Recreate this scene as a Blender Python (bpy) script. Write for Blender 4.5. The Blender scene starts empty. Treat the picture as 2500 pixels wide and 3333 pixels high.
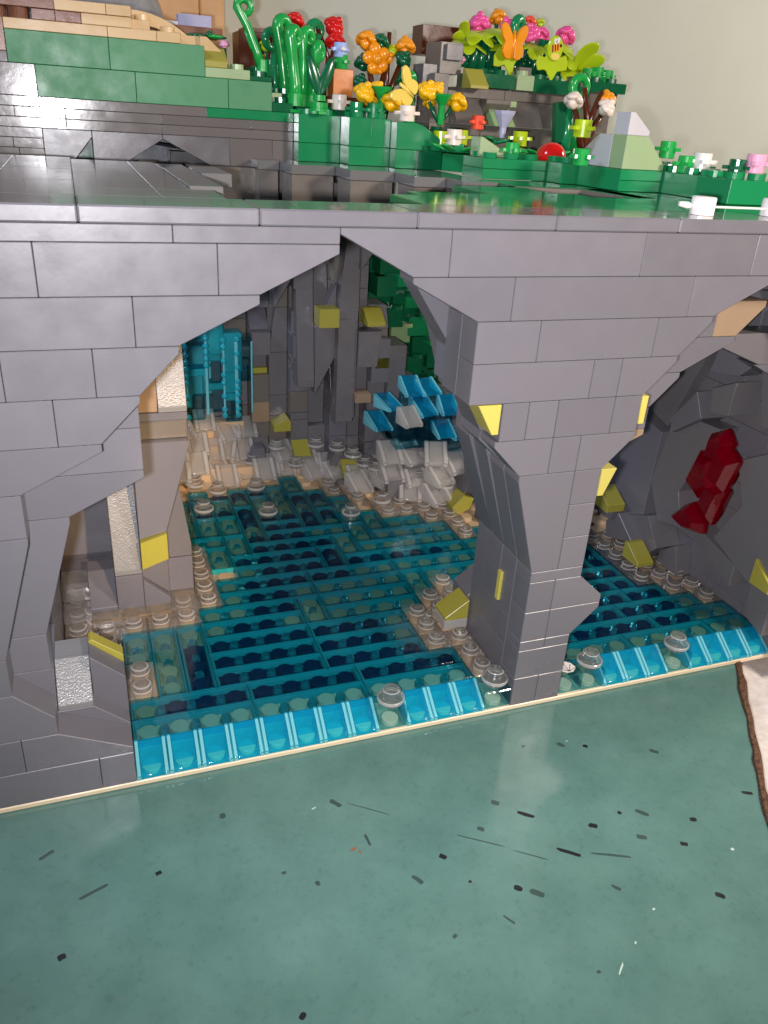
import bpy, bmesh, math, random
from mathutils import Vector, Matrix
random.seed(7)
S = bpy.context.scene
S.unit_settings.scale_length = 0.008          # one unit is one stud pitch, 8 mm
COL = S.collection
R = math.radians

# ------------------------------------------------------------------ camera
CAMLOC = Vector((-6.051, -19.562, 2.458))
CAMROT = (Matrix.Rotation(-0.37321, 4, 'Z') @ Matrix.Rotation(1.11213, 4, 'X') @ Matrix.Rotation(0.06518, 4, 'Z'))
cd = bpy.data.cameras.new('camera'); cam = bpy.data.objects.new('camera', cd); COL.objects.link(cam)
cam.matrix_world = Matrix.Translation(CAMLOC) @ CAMROT
cd.sensor_fit = 'VERTICAL'; cd.sensor_height = 36; cd.sensor_width = 27; cd.lens = 2595 / 3333 * 36
cd.clip_start = 0.1; cd.clip_end = 1000
cd.dof.use_dof = True; cd.dof.focus_distance = 25; cd.dof.aperture_fstop = cd.lens / 1000 / 0.00026
S.camera = cam

# ------------------------------------------------------------------ world, lamps, exposure
W = bpy.data.worlds.new('World'); S.world = W; W.use_nodes = True
W.node_tree.nodes['Background'].inputs['Color'].default_value = (0.95, 0.92, 0.90, 1)
W.node_tree.nodes['Background'].inputs['Strength'].default_value = 0.06


def lamp(name, kind, loc, energy, color, size=None, target=None):
    l = bpy.data.lights.new(name, kind); l.energy = energy; l.color = color
    o = bpy.data.objects.new(name, l); COL.objects.link(o); o.location = loc
    if kind == 'POINT': l.shadow_soft_size = size
    if kind == 'AREA': l.shape = 'RECTANGLE'; l.size, l.size_y = size
    if target is not None:
        o.rotation_euler = (Vector(target) - Vector(loc)).to_track_quat('-Z', 'Y').to_euler()
    return o


FL = CAMLOC + (CAMROT @ Vector((-1.0, -0.55, 0.2)))
fl = lamp('phone_flash', 'SPOT', FL, 35000, (0.97, 0.95, 1.0))
fl.data.shadow_soft_size = 0.3; fl.data.spot_size = R(112); fl.data.spot_blend = 1.0
fl.rotation_euler = (CAMROT @ Matrix.Rotation(R(12), 4, 'X') @ Matrix.Rotation(R(-4), 4, 'Y')).to_euler()
lamp('wall_fill', 'AREA', (84, 12, 28), 30000, (1.0, 0.93, 0.82), (12, 12), (50, 40, 6))  # added area light that brightens the room wall towards the right
lamp('front_lamp', 'AREA', (25, -22, 12), 11800, (1.0, 0.87, 0.76), (5, 5), (10, 0, -6))
dl = lamp('warm_cave_fill', 'SPOT', (6.5, -27, 6), 62000, (1.0, 0.68, 0.38), None, (-3.2, 10.5, -11.2))  # added narrow warm spot that brightens the left cave columns
dl.data.spot_size = R(17); dl.data.spot_blend = 0.7; dl.data.shadow_soft_size = 0.8
lamp('window', 'AREA', (-46, 4, 44), 20000, (0.62, 0.74, 1.0), (16, 16), (8, 14, 0))
S.view_settings.view_transform = 'Standard'; S.view_settings.look = 'None'
S.view_settings.exposure = 0.14; S.view_settings.gamma = 1.0
S.render.engine = 'CYCLES'
cy = S.cycles
cy.use_denoising = True
cy.max_bounces = 14; cy.transparent_max_bounces = 40; cy.transmission_bounces = 12; cy.glossy_bounces = 4; cy.diffuse_bounces = 4
cy.sample_clamp_indirect = 6.0; cy.blur_glossy = 0.5; cy.caustics_refractive = False; cy.caustics_reflective = False

# ------------------------------------------------------------------ materials


def nodes(name):
    m = bpy.data.materials.new(name); m.use_nodes = True
    t = m.node_tree; t.nodes.clear()
    out = t.nodes.new('ShaderNodeOutputMaterial')
    return m, t, out


def lk(t, a, b): t.links.new(a, b)


def plastic(name, col, rough=0.3, var=0.06, bump=0.004, scratch=0.0, grain=0.0, spec=0.5):
    m, t, out = nodes(name)
    b = t.nodes.new('ShaderNodeBsdfPrincipled'); lk(t, b.outputs[0], out.inputs[0])
    b.inputs['Specular IOR Level'].default_value = spec
    oi = t.nodes.new('ShaderNodeObjectInfo')
    hsv = t.nodes.new('ShaderNodeHueSaturation'); hsv.inputs['Color'].default_value = (*col, 1)
    mr = t.nodes.new('ShaderNodeMapRange'); mr.inputs['To Min'].default_value = 1 - var; mr.inputs['To Max'].default_value = 1 + var
    lk(t, oi.outputs['Random'], mr.inputs['Value']); lk(t, mr.outputs[0], hsv.inputs['Value'])
    lk(t, hsv.outputs[0], b.inputs['Base Color'])
    geo = t.nodes.new('ShaderNodeNewGeometry')
    n1 = t.nodes.new('ShaderNodeTexNoise'); n1.inputs['Scale'].default_value = 1.3; n1.inputs['Detail'].default_value = 5
    lk(t, geo.outputs['Position'], n1.inputs['Vector'])
    r = t.nodes.new('ShaderNodeMapRange'); r.inputs['From Min'].default_value = 0.3; r.inputs['From Max'].default_value = 0.7
    r.inputs['To Min'].default_value = rough * 0.8; r.inputs['To Max'].default_value = rough * 1.3
    lk(t, n1.outputs[0], r.inputs['Value']); lk(t, r.outputs[0], b.inputs['Roughness'])
    h = n1.outputs[0]
    bp = t.nodes.new('ShaderNodeBump'); bp.inputs['Distance'].default_value = 0.05; bp.inputs['Strength'].default_value = bump * 40
    if scratch:
        mp = t.nodes.new('ShaderNodeMapping'); mp.inputs['Scale'].default_value = (5, 5, 22); mp.inputs['Rotation'].default_value = (0.2, 0.9, 0)
        lk(t, geo.outputs['Position'], mp.inputs['Vector'])
        n2 = t.nodes.new('ShaderNodeTexNoise'); n2.inputs['Scale'].default_value = 3.0; n2.inputs['Detail'].default_value = 6
        lk(t, mp.outputs[0], n2.inputs['Vector'])
        mx = t.nodes.new('ShaderNodeMath'); mx.operation = 'MULTIPLY_ADD'; mx.inputs[1].default_value = scratch
        lk(t, n2.outputs[0], mx.inputs[0]); lk(t, n1.outputs[0], mx.inputs[2]); h = mx.outputs[0]
    if grain:
        n3 = t.nodes.new('ShaderNodeTexNoise'); n3.inputs['Scale'].default_value = 17; n3.inputs['Detail'].default_value = 2
        lk(t, geo.outputs['Position'], n3.inputs['Vector'])
        mx = t.nodes.new('ShaderNodeMath'); mx.operation = 'MULTIPLY'; mx.inputs[1].default_value = grain
        lk(t, n3.outputs[0], mx.inputs[0]); h = mx.outputs[0]
    lk(t, h, bp.inputs['Height']); lk(t, bp.outputs[0], b.inputs['Normal'])
    return m


def clear(name, tint, rough=0.03, body=0.08, bodycol=None, refr=0.35, ior=1.5, back=0.0):
    """See-through plastic: tinted straight-through part, a refracting part, a Fresnel gloss and a little milky body."""
    m, t, out = nodes(name)
    tr = t.nodes.new('ShaderNodeBsdfTransparent'); tr.inputs[0].default_value = (*tint, 1)
    rf = t.nodes.new('ShaderNodeBsdfRefraction'); rf.inputs[0].default_value = (*tint, 1); rf.inputs['IOR'].default_value = ior; rf.inputs['Roughness'].default_value = rough
    m1 = t.nodes.new('ShaderNodeMixShader'); m1.inputs[0].default_value = refr
    lk(t, tr.outputs[0], m1.inputs[1]); lk(t, rf.outputs[0], m1.inputs[2])
    bc = bodycol or tint
    df = t.nodes.new('ShaderNodeBsdfDiffuse'); df.inputs[0].default_value = (*bc, 1)
    tl = t.nodes.new('ShaderNodeBsdfTranslucent'); tl.inputs[0].default_value = (*bc, 1)
    md = t.nodes.new('ShaderNodeMixShader'); md.inputs[0].default_value = 0.5
    lk(t, df.outputs[0], md.inputs[1]); lk(t, tl.outputs[0], md.inputs[2])
    m2 = t.nodes.new('ShaderNodeMixShader'); m2.inputs[0].default_value = body
    lk(t, m1.outputs[0], m2.inputs[1]); lk(t, md.outputs[0], m2.inputs[2])
    gl = t.nodes.new('ShaderNodeBsdfGlossy'); gl.inputs['Roughness'].default_value = rough + 0.05
    fr = t.nodes.new('ShaderNodeFresnel'); fr.inputs[0].default_value = ior
    geo = t.nodes.new('ShaderNodeNewGeometry')
    n = t.nodes.new('ShaderNodeTexNoise'); n.inputs['Scale'].default_value = 4; lk(t, geo.outputs['Position'], n.inputs['Vector'])
    bp = t.nodes.new('ShaderNodeBump'); bp.inputs['Strength'].default_value = 0.12; bp.inputs['Distance'].default_value = 0.05
    lk(t, n.outputs[0], bp.inputs['Height']); lk(t, bp.outputs[0], gl.inputs['Normal']); lk(t, bp.outputs[0], rf.inputs['Normal'])
    bk = t.nodes.new('ShaderNodeMath'); bk.operation = 'SUBTRACT'; bk.operation = 'MULTIPLY_ADD'; bk.inputs[1].default_value = back - 1; bk.inputs[2].default_value = 1; lk(t, geo.outputs['Backfacing'], bk.inputs[0])
    fm = t.nodes.new('ShaderNodeMath'); fm.operation = 'MULTIPLY'; lk(t, fr.outputs[0], fm.inputs[0]); lk(t, bk.outputs[0], fm.inputs[1])
    m3 = t.nodes.new('ShaderNodeMixShader'); lk(t, fm.outputs[0], m3.inputs[0])
    lk(t, m2.outputs[0], m3.inputs[1]); lk(t, gl.outputs[0], m3.inputs[2])
    lk(t, m3.outputs[0], out.inputs[0])
    return m


M = {
    'grey': plastic('dark_grey_plastic', (0.140, 0.132, 0.147), 0.31),
    'greyb': plastic('bare_grey_plastic', (0.138, 0.127, 0.132), 0.25, scratch=0.08),
    'greyshine': plastic('glossy_bare_grey_plastic', (0.150, 0.132, 0.124), 0.135, scratch=0.07, bump=0.003),
    'mint': plastic('pale_mint_plastic', (0.34, 0.74, 0.66), 0.3),
    'slate': plastic('dark_slate_plastic', (0.05, 0.058, 0.075), 0.25),
    'greytop': plastic('polished_grey_plastic', (0.150, 0.145, 0.140), 0.10, bump=0.0015, scratch=0.03),
    'greentop': plastic('polished_green_plastic', (0.020, 0.15, 0.055), 0.07, bump=0.001),
    'rough': plastic('pebbled_grey_plastic', (0.200, 0.195, 0.195), 0.30, grain=0.6, bump=0.012),
    'brown': plastic('grey_brown_plastic', (0.150, 0.127, 0.108), 0.30),
    'olive': plastic('olive_plastic', (0.34, 0.30, 0.045), 0.30),
    'oliveb': plastic('bright_olive_plastic', (0.50, 0.43, 0.09), 0.30),
    'green': plastic('green_plastic', (0.010, 0.215, 0.075), 0.16, scratch=0.05),
    'greenw': plastic('worn_green_plastic', (0.040, 0.22, 0.085), 0.40, scratch=0.15),
    'dgreen': plastic('dark_green_plastic', (0.004, 0.105, 0.040), 0.18),
    'bgreen': plastic('bright_green_plastic', (0.012, 0.34, 0.060), 0.20),
    'sand': plastic('sand_green_plastic', (0.24, 0.36, 0.16), 0.30),
    'tan': plastic('tan_plastic', (0.62, 0.42, 0.20), 0.30),
    'tanbase': plastic('pale_tan_plastic', (0.70, 0.56, 0.38), 0.35),
    'dtan': plastic('dark_tan_plastic', (0.29, 0.20, 0.125), 0.34),
    'nougat': plastic('reddish_brown_plastic', (0.23, 0.095, 0.055), 0.24, scratch=0.2),
    'rbrown': plastic('chocolate_plastic', (0.085, 0.018, 0.007), 0.2),
    'navy': plastic('navy_plastic', (0.009, 0.026, 0.072), 0.22),
    'tansea': plastic('seabed_tan_plastic', (0.60, 0.42, 0.25), 0.35),
    'orange': plastic('orange_plastic', (0.62, 0.19, 0.035), 0.25),
    'borange': plastic('bright_orange_plastic', (0.85, 0.30, 0.008), 0.25),
    'yellow': plastic('yellow_plastic', (0.86, 0.46, 0.008), 0.25),
    'pyellow': plastic('pale_yellow_plastic', (0.80, 0.60, 0.12), 0.3),
    'lime': plastic('lime_plastic', (0.42, 0.55, 0.012), 0.22),
    'red': plastic('red_plastic', (0.62, 0.010, 0.008), 0.12),
    'coral': plastic('coral_plastic', (0.85, 0.09, 0.04), 0.25),
    'pink': plastic('pink_plastic', (0.80, 0.085, 0.30), 0.25),
    'lpink': plastic('light_pink_plastic', (0.80, 0.36, 0.52), 0.25),
    'white': plastic('white_plastic', (0.78, 0.74, 0.70), 0.25),
    'cream': plastic('cream_plastic', (0.80, 0.68, 0.58), 0.25),
    'lblue': plastic('light_blue_plastic', (0.36, 0.46, 0.80), 0.25),
    'lav': plastic('lavender_plastic', (0.44, 0.43, 0.60), 0.25),
    'sandb': plastic('pale_sand_green_plastic', (0.30, 0.40, 0.21), 0.30),
    'lgrey': plastic('light_grey_plastic', (0.50, 0.48, 0.50), 0.28),
    'black': plastic('black_plastic', (0.006, 0.006, 0.007), 0.3),
    'water': clear('clear_blue_plastic', (0.56, 0.80, 0.86), 0.02, 0.006, (0.0, 0.48, 0.62), 0.0),
    'wave': clear('clear_bright_blue_plastic', (0.30, 0.88, 0.97), 0.05, 0.24, (0.012, 0.58, 0.95), 0.0),
    'clear': clear('clear_plastic', (0.97, 0.955, 0.94), 0.02, 0.11, (1.0, 0.94, 0.88), 0.10, back=.35),
    'ruby': clear('clear_red_plastic', (0.72, 0.03, 0.08), 0.03, 0.20, (0.95, 0.0, 0.05), 0.1, back=.35),
    'rimglint': clear('clear_blue_rim_glint', (0.42, 0.88, 0.92), 0.05, 0.66, (0.07, 0.74, 0.74), 0.0, back=.3),  # paler body paints highlights along the tile rims
    'waveglint': clear('clear_blue_glint', (0.45, 0.92, 0.98), 0.10, 0.80, (0.36, 0.94, 1.0), 0.0, back=.3),  # near-white body paints flash streaks on the slope sides
    'froth': clear('clear_froth_plastic', (0.97, 0.955, 0.94), 0.03, 0.32, (1.0, 0.96, 0.91), 0.12, back=.25),
    'fall': clear('clear_falling_blue', (0.35, 0.88, 0.95), 0.06, 0.58, (0.05, 0.78, 0.88), 0.0, back=.3),
    'pinglint': clear('clear_blue_pin_glint', (0.55, 0.92, 0.95), 0.06, 0.24, (0.08, 0.8, 0.9), 0.0, back=.6),  # paler body paints the cyan glints on the pins
    'glintclear': clear('clear_glint_plastic', (0.97, 0.95, 0.93), 0.11, 0.62, (1.0, 0.96, 0.92), 0.15, back=.35),  # whitish body paints the bright lit edges of clear pieces
}
for k, v in M.items(): pass

# ------------------------------------------------------------------ shape helpers
GAP, BEV = 0.0065, 0.017
CACHE = {}


def mesh_from(bm, name, mat, smooth=False):
    me = bpy.data.meshes.new(name); bmesh.ops.recalc_face_normals(bm, faces=bm.faces)
    bm.to_mesh(me); bm.free()
    for m in (mat if isinstance(mat, (list, tuple)) else [mat]): me.materials.append(M[m] if isinstance(m, str) else m)
    if smooth:
        for p in me.polygons: p.use_smooth = True
    return me


def link(name, me, loc=(0, 0, 0), parent=None):
    o = bpy.data.objects.new(name, me); COL.objects.link(o); o.location = loc
    if parent is not None: o.parent = parent
    return o


def thing(name, label, cat, group=None, loc=(0, 0, 0)):
    o = bpy.data.objects.new(name, None); COL.objects.link(o); o.location = loc; o.empty_display_size = 0.5
    o['label'] = label; o['category'] = cat
    if group: o['group'] = group
    return o


def tag(o, label, cat, group=None):
    o['label'] = label; o['category'] = cat
    if group: o['group'] = group
    return o


def bevel(bm, off=BEV, seg=1):
    bmesh.ops.bevel(bm, geom=list(bm.edges), offset=off, offset_type='OFFSET', segments=seg, profile=0.5, affect='EDGES', clamp_overlap=True)


def add_cyl(bm, c, r, h, n=16, r2=None, axis='z', bev=0.0):
    res = bmesh.ops.create_cone(bm, cap_ends=True, cap_tris=False, segments=n, radius1=r, radius2=r if r2 is None else r2, depth=h)
    vs = res['verts']
    rot = {'z': Matrix(), 'x': Matrix.Rotation(R(90), 4, 'Y'), 'y': Matrix.Rotation(R(90), 4, 'X')}[axis]
    for v in vs: v.co = rot @ v.co + Vector(c)
    return vs


def piece(name, parent, mat, poly, a0, a1, axis='y', studs=(), bev=BEV, gap=GAP, smooth=False):
    """One moulded brick: a polygon drawn in the plane square to 'axis', pushed from a0 to a1."""
    x0, y0 = poly[0]
    key = (axis, tuple((round(x - x0, 3), round(y - y0, 3)) for x, y in poly), round(a1 - a0, 3), mat, tuple(studs), bev)
    me = CACHE.get(key)
    if me is None:
        xs = [p[0] for p in poly]; ys = [p[1] for p in poly]
        cx, cy_ = (min(xs) + max(xs)) / 2, (min(ys) + max(ys)) / 2
        w, h = max(xs) - min(xs), max(ys) - min(ys)
        fx, fy = (w - 2 * gap) / w, (h - 2 * gap) / h
        q = [(cx + (x - cx) * fx - x0, cy_ + (y - cy_) * fy - y0) for x, y in poly]
        d = a1 - a0
        bm = bmesh.new()

        def mk(p, a):
            return {'y': (p[0], a, p[1]), 'x': (a, p[0], p[1]), 'z': (p[0], p[1], a)}[axis]
        va = [bm.verts.new(mk(p, gap)) for p in q]; vb = [bm.verts.new(mk(p, d - gap)) for p in q]
        n = len(q)
        bm.faces.new(va); bm.faces.new(vb)
        for i in range(n): bm.faces.new((va[i], va[(i + 1) % n], vb[(i + 1) % n], vb[i]))
        bmesh.ops.recalc_face_normals(bm, faces=bm.faces)
        if bev: bevel(bm, bev)
        for s in studs:                               # studs given relative to the piece origin
            add_cyl(bm, (s[0], s[1], s[2] + 0.105), 0.30, 0.21, 14)
        me = mesh_from(bm, name, mat, smooth); CACHE[key] = me
    loc = {'y': (x0, a0, y0), 'x': (a0, x0, y0), 'z': (x0, y0, a0)}[axis]
    return link(name, me, loc, parent)


def box(name, parent, mat, x0, x1, y0, y1, z0, z1, studs=False, bev=BEV):
    st = ()
    if studs:
        st = tuple((round(i + 0.5, 2), round(j + 0.5, 2), round(z1 - z0, 3)) for i in range(int(round(x1 - x0))) for j in range(int(round(y1 - y0))))
    return piece(name, parent, mat, [(x0, y0), (x1, y0), (x1, y1), (x0, y1)], z0, z1, 'z', st, bev)


def rect(x0, x1, z0, z1): return [(x0, z0), (x1, z0), (x1, z1), (x0, z1)]


def lathe(prof, n=20):
    bm = bmesh.new(); rings = []
    for r, z in prof:
        if r < 1e-4: rings.append([bm.verts.new((0, 0, z))])
        else: rings.append([bm.verts.new((r * math.cos(2 * math.pi * i / n), r * math.sin(2 * math.pi * i / n), z)) for i in range(n)])
    for a, b in zip(rings, rings[1:]):
        if len(a) == 1 and len(b) == 1: continue
        for i in range(n):
            j = (i + 1) % n
            if len(a) == 1: bm.faces.new((a[0], b[i], b[j]))
            elif len(b) == 1: bm.faces.new((a[i], a[j], b[0]))
            else: bm.faces.new((a[i], a[j], b[j], b[i]))
    return bm


def tube(pts, rads, n=10, bm=None):
    bm = bm or bmesh.new(); pts = [Vector(p) for p in pts]; rings = []
    up = Vector((0.13, 1, 0.21)).normalized()
    for i, p in enumerate(pts):
        d = (pts[min(i + 1, len(pts) - 1)] - pts[max(i - 1, 0)]).normalized()
        a = d.cross(up).normalized(); b = d.cross(a).normalized()
        r = rads[i] if isinstance(rads, (list, tuple)) else rads
        rings.append([bm.verts.new(p + (a * math.cos(2 * math.pi * k / n) + b * math.sin(2 * math.pi * k / n)) * r) for k in range(n)])
    for a, b in zip(rings, rings[1:]):
        for k in range(n): bm.faces.new((a[k], a[(k + 1) % n], b[(k + 1) % n], b[k]))
    bm.faces.new(rings[0]); bm.faces.new(rings[-1])
    return bm


# ------------------------------------------------------------------ table, room
def flat(name, mat, pts, z, parent=None):
    bm = bmesh.new(); bm.faces.new([bm.verts.new((x, y, z)) for x, y in pts])
    return link(name, mesh_from(bm, name, mat), (0, 0, 0), parent)


ZB = -16.4            # underside of the bricks
ZT = -16.6            # table top


def table_material():
    m, t, out = nodes('green_table_surface')
    b = t.nodes.new('ShaderNodeBsdfPrincipled'); lk(t, b.outputs[0], out.inputs[0])
    geo = t.nodes.new('ShaderNodeNewGeometry')
    n1 = t.nodes.new('ShaderNodeTexNoise'); n1.inputs['Scale'].default_value = 0.55; n1.inputs['Detail'].default_value = 7; n1.inputs['Roughness'].default_value = 0.65
    n2 = t.nodes.new('ShaderNodeTexNoise'); n2.inputs['Scale'].default_value = 4.5; n2.inputs['Detail'].default_value = 6; n2.inputs['Roughness'].default_value = 0.75
    lk(t, geo.outputs['Position'], n1.inputs['Vector']); lk(t, geo.outputs['Position'], n2.inputs['Vector'])
    cr = t.nodes.new('ShaderNodeValToRGB'); e = cr.color_ramp.elements
    e[0].position = 0.28; e[0].color = (0.080, 0.165, 0.138, 1); e[1].position = 0.7; e[1].color = (0.112, 0.216, 0.184, 1)
    lk(t, n1.outputs[0], cr.inputs[0])
    c2 = t.nodes.new('ShaderNodeValToRGB'); e = c2.color_ramp.elements
    e[0].position = 0.34; e[0].color = (0.62, 0.62, 0.62, 1); e[1].position = 0.46; e[1].color = (1, 1, 1, 1)
    lk(t, n2.outputs[0], c2.inputs[0])
    mx = t.nodes.new('ShaderNodeMix'); mx.data_type = 'RGBA'; mx.blend_type = 'MULTIPLY'; mx.inputs[0].default_value = 0.35
    lk(t, cr.outputs[0], mx.inputs[6]); lk(t, c2.outputs[0], mx.inputs[7])
    n3 = t.nodes.new('ShaderNodeTexNoise'); n3.inputs['Scale'].default_value = 1.7; n3.inputs['Detail'].default_value = 8; n3.inputs['Roughness'].default_value = 0.8
    lk(t, geo.outputs['Position'], n3.inputs['Vector'])
    c3 = t.nodes.new('ShaderNodeValToRGB'); e = c3.color_ramp.elements
    e[0].position = 0.60; e[0].color = (0, 0, 0, 1); e[1].position = 0.75; e[1].color = (1, 1, 1, 1)
    lk(t, n3.outputs[0], c3.inputs[0])
    m2 = t.nodes.new('ShaderNodeMix'); m2.data_type = 'RGBA'; m2.inputs[7].default_value = (0.16, 0.20, 0.12, 1)
    sc = t.nodes.new('ShaderNodeMath'); sc.operation = 'MULTIPLY'; sc.inputs[1].default_value = 0.5
    lk(t, c3.outputs[0], sc.inputs[0]); lk(t, sc.outputs[0], m2.inputs[0]); lk(t, mx.outputs[2], m2.inputs[6])
    lk(t, m2.outputs[2], b.inputs['Base Color'])
    r = t.nodes.new('ShaderNodeMapRange'); r.inputs['To Min'].default_value = 0.05; r.inputs['To Max'].default_value = 0.19
    lk(t, n2.outputs[0], r.inputs['Value']); lk(t, r.outputs[0], b.inputs['Roughness'])
    bp = t.nodes.new('ShaderNodeBump'); bp.inputs['Strength'].default_value = 0.05; bp.inputs['Distance'].default_value = 0.04
    lk(t, n2.outputs[0], bp.inputs['Height']); lk(t, bp.outputs[0], b.inputs['Normal'])
    return m


def noisy(name, c0, c1, scale, rough=0.8, bump=0.2):
    m, t, out = nodes(name)
    b = t.nodes.new('ShaderNodeBsdfPrincipled'); lk(t, b.outputs[0], out.inputs[0]); b.inputs['Roughness'].default_value = rough
    geo = t.nodes.new('ShaderNodeNewGeometry')
    n1 = t.nodes.new('ShaderNodeTexNoise'); n1.inputs['Scale'].default_value = scale; n1.inputs['Detail'].default_value = 6
    lk(t, geo.outputs['Position'], n1.inputs['Vector'])
    cr = t.nodes.new('ShaderNodeValToRGB'); e = cr.color_ramp.elements
    e[0].position = 0.35; e[0].color = (*c0, 1); e[1].position = 0.65; e[1].color = (*c1, 1)
    lk(t, n1.outputs[0], cr.inputs[0]); lk(t, cr.outputs[0], b.inputs['Base Color'])
    bp = t.nodes.new('ShaderNodeBump'); bp.inputs['Strength'].default_value = bump; bp.inputs['Distance'].default_value = 0.1
    lk(t, n1.outputs[0], bp.inputs['Height']); lk(t, bp.outputs[0], b.inputs['Normal'])
    return m


M['table'] = table_material()
M['ink'] = plastic('dried_ink', (0.012, 0.014, 0.020), 0.35)
M['inkf'] = plastic('faded_ink', (0.040, 0.070, 0.062), 0.30)
M['rust'] = plastic('rust_stain', (0.22, 0.10, 0.05), 0.5)
M['chalk'] = plastic('chalk_scratch', (0.40, 0.52, 0.44), 0.5)
M['cork'] = noisy('brown_board_edge', (0.05, 0.022, 0.010), (0.16, 0.075, 0.035), 9, 0.9, 0.6)
M['cloth'] = noisy('white_cloth', (0.62, 0.56, 0.53), (0.72, 0.66, 0.62), 3, 0.9, 0.4)
M['wallpaint'] = noisy('beige_wall_paint', (0.50, 0.505, 0.43), (0.53, 0.535, 0.455), 0.12, 0.85, 0.02)
M['wood'] = noisy('pale_cupboard_wood', (0.52, 0.27, 0.10), (0.62, 0.34, 0.14), 0.5, 0.45, 0.05)
M['greycloth'] = noisy('grey_fabric', (0.22, 0.21, 0.22), (0.30, 0.29, 0.30), 1.5, 0.9, 0.3)

# table board: top sheet with a cut right edge, cork-brown rim, white cloth beyond
EDGE = [(19.2, 2.2), (17.45, 0.0), (12.7, -6.7), (6.0, -16.0)]
bm = bmesh.new()
tp = [(-60, -40)] + [(-10.0, -40)] + [(-11.5, -40)] if False else [(-60, -40), (-11.0, -40)] + [(x, y) for x, y in reversed(EDGE)] + [(30.0, 16.0), (60, 60), (-60, 60)]
top = [bm.verts.new((x, y, ZT)) for x, y in tp]; bot = [bm.verts.new((x, y, ZT - 0.6)) for x, y in tp]
bm.faces.new(top); bm.faces.new(list(reversed(bot)))
for i in range(len(tp)):
    f = bm.faces.new((top[i], bot[i], bot[(i + 1) % len(tp)], top[(i + 1) % len(tp)])); f.material_index = 1
tb = link('tabletop', mesh_from(bm, 'tabletop', ['table', 'cork'])); tb['kind'] = 'structure'
bm = bmesh.new(); rim = []
pts = [(x + 0.02, y, ZT - 0.03) for x, y in EDGE]
fine = []
for a, b in zip(pts, pts[1:]):
    for k in range(14):
        t_ = k / 14; fine.append([a[i] + (b[i] - a[i]) * t_ + random.uniform(-.05, .05) * (i < 2) for i in range(3)])
tube(fine, [random.uniform(.13, .2) for _ in fine], 6, bm)
link('table_rim', mesh_from(bm, 'table_rim', 'cork'), (0, 0, 0), tb)
bm = bmesh.new(); bmesh.ops.create_grid(bm, x_segments=60, y_segments=60, size=30)
for v in bm.verts:
    v.co.x += 34; v.co.y -= 8
    v.co.z = -17.5 + 0.16 * math.sin(v.co.x * 1.1 + v.co.y * 0.7) + 0.1 * math.sin(v.co.x * 0.5 - v.co.y * 1.9)
cl = link('cloth', mesh_from(bm, 'cloth', 'cloth', True)); cl['kind'] = 'structure'

# ink marks and scratches on the board, each a thin film where it lies
ink = [(5.2, -4.5, .62, -40, .15, 'ink'), (5.75, -6.15, .78, -38, .14, 'ink'), (7.0, -5.5, .30, -35, .2, 'ink'), (8.1, -5.3, .14, -30, .14, 'ink'),
       (8.8, -5.5, .46, -44, .17, 'inkf'), (8.2, -6.3, .34, -30, .18, 'inkf'), (9.3, -6.9, .26, -28, .18, 'ink'), (10.2, -6.2, .24, -25, .18, 'ink'),
       (12.7, -5.8, .40, -24, .17, 'ink'), (9.1, -8.7, .3, -40, .18, 'ink'), (3.7, -6.8, .28, -42, .2, 'ink'), (4.15, -7.1, .46, -40, .2, 'inkf'),
       (1.1, -5.7, .42, -60, .16, 'inkf'), (2.1, -5.2, .24, -40, .2, 'ink'), (2.5, -6.2, .1, 0, .1, 'ink'), (4.5, -3.8, .30, -35, .2, 'inkf'),
       (3.6, -4.6, .24, -38, .18, 'inkf'), (7.9, -2.1, .3, -50, .2, 'inkf'), (8.7, -2.4, .2, -40, .16, 'ink'), (10.9, -3.3, .35, -45, .2, 'inkf'),
       (6.6, -1.8, .12, 0, .1, 'inkf'), (-0.3, -2.4, .46, -52, .2, 'inkf'), (-3.7, -1.9, .22, 80, .2, 'inkf'), (-5.7, -3.4, .18, 10, .16, 'ink'),
       (-7.4, -3.5, .9, 20, .12, 'inkf'), (-8.6, -1.9, .5, 30, .14, 'inkf'), (-8.2, -5.2, .22, 20, .2, 'ink'), (-2.9, -8.4, .2, 40, .18, 'ink'),
       (4.5, -9.6, .12, 0, .1, 'inkf'), (-1.6, -5.0, .18, -70, .16, 'inkf'), (-2.4, -4.4, .14, 0, .12, 'inkf'), (0.2, -4.0, .5, -86, .09, 'inkf'),
       (-5.8, -8.0, .4, -60, .05, 'inkf'), (1.4, -7.6, .16, 30, .12, 'inkf'), (6.4, -7.6, .3, -50, .12, 'inkf'), (3.0, -7.6, .4, -60, .08, 'inkf')]
ink += [(3.4, -5.0, 1.6, -34, .05, 'inkf'), (4.6, -5.9, 1.1, -36, .05, 'inkf'), (6.9, -6.6, 1.3, -24, .09, 'inkf'), (0.6, -2.9, 1.5, -36, .04, 'inkf')]
for x, y, L, ang, w, mt in ink:
    L *= .92; w *= .9
    bm = bmesh.new(); n = 12; a = R(ang); pts = []
    for i in range(n):
        th = 2 * math.pi * i / n; sx = abs(math.cos(th)) ** 0.45 * (1 if math.cos(th) > 0 else -1); sy = abs(math.sin(th)) ** 0.6 * (1 if math.sin(th) > 0 else -1)
        px, py = sx * L / 2 * random.uniform(.9, 1.1), sy * w / 2 * random.uniform(.75, 1.15)
        pts.append(bm.verts.new((px * math.cos(a) - py * math.sin(a), px * math.sin(a) + py * math.cos(a), 0)))
    bm.faces.new(pts)
    link('ink_mark', mesh_from(bm, 'ink_mark', mt), (x, y, ZT + 0.004), tb)
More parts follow.
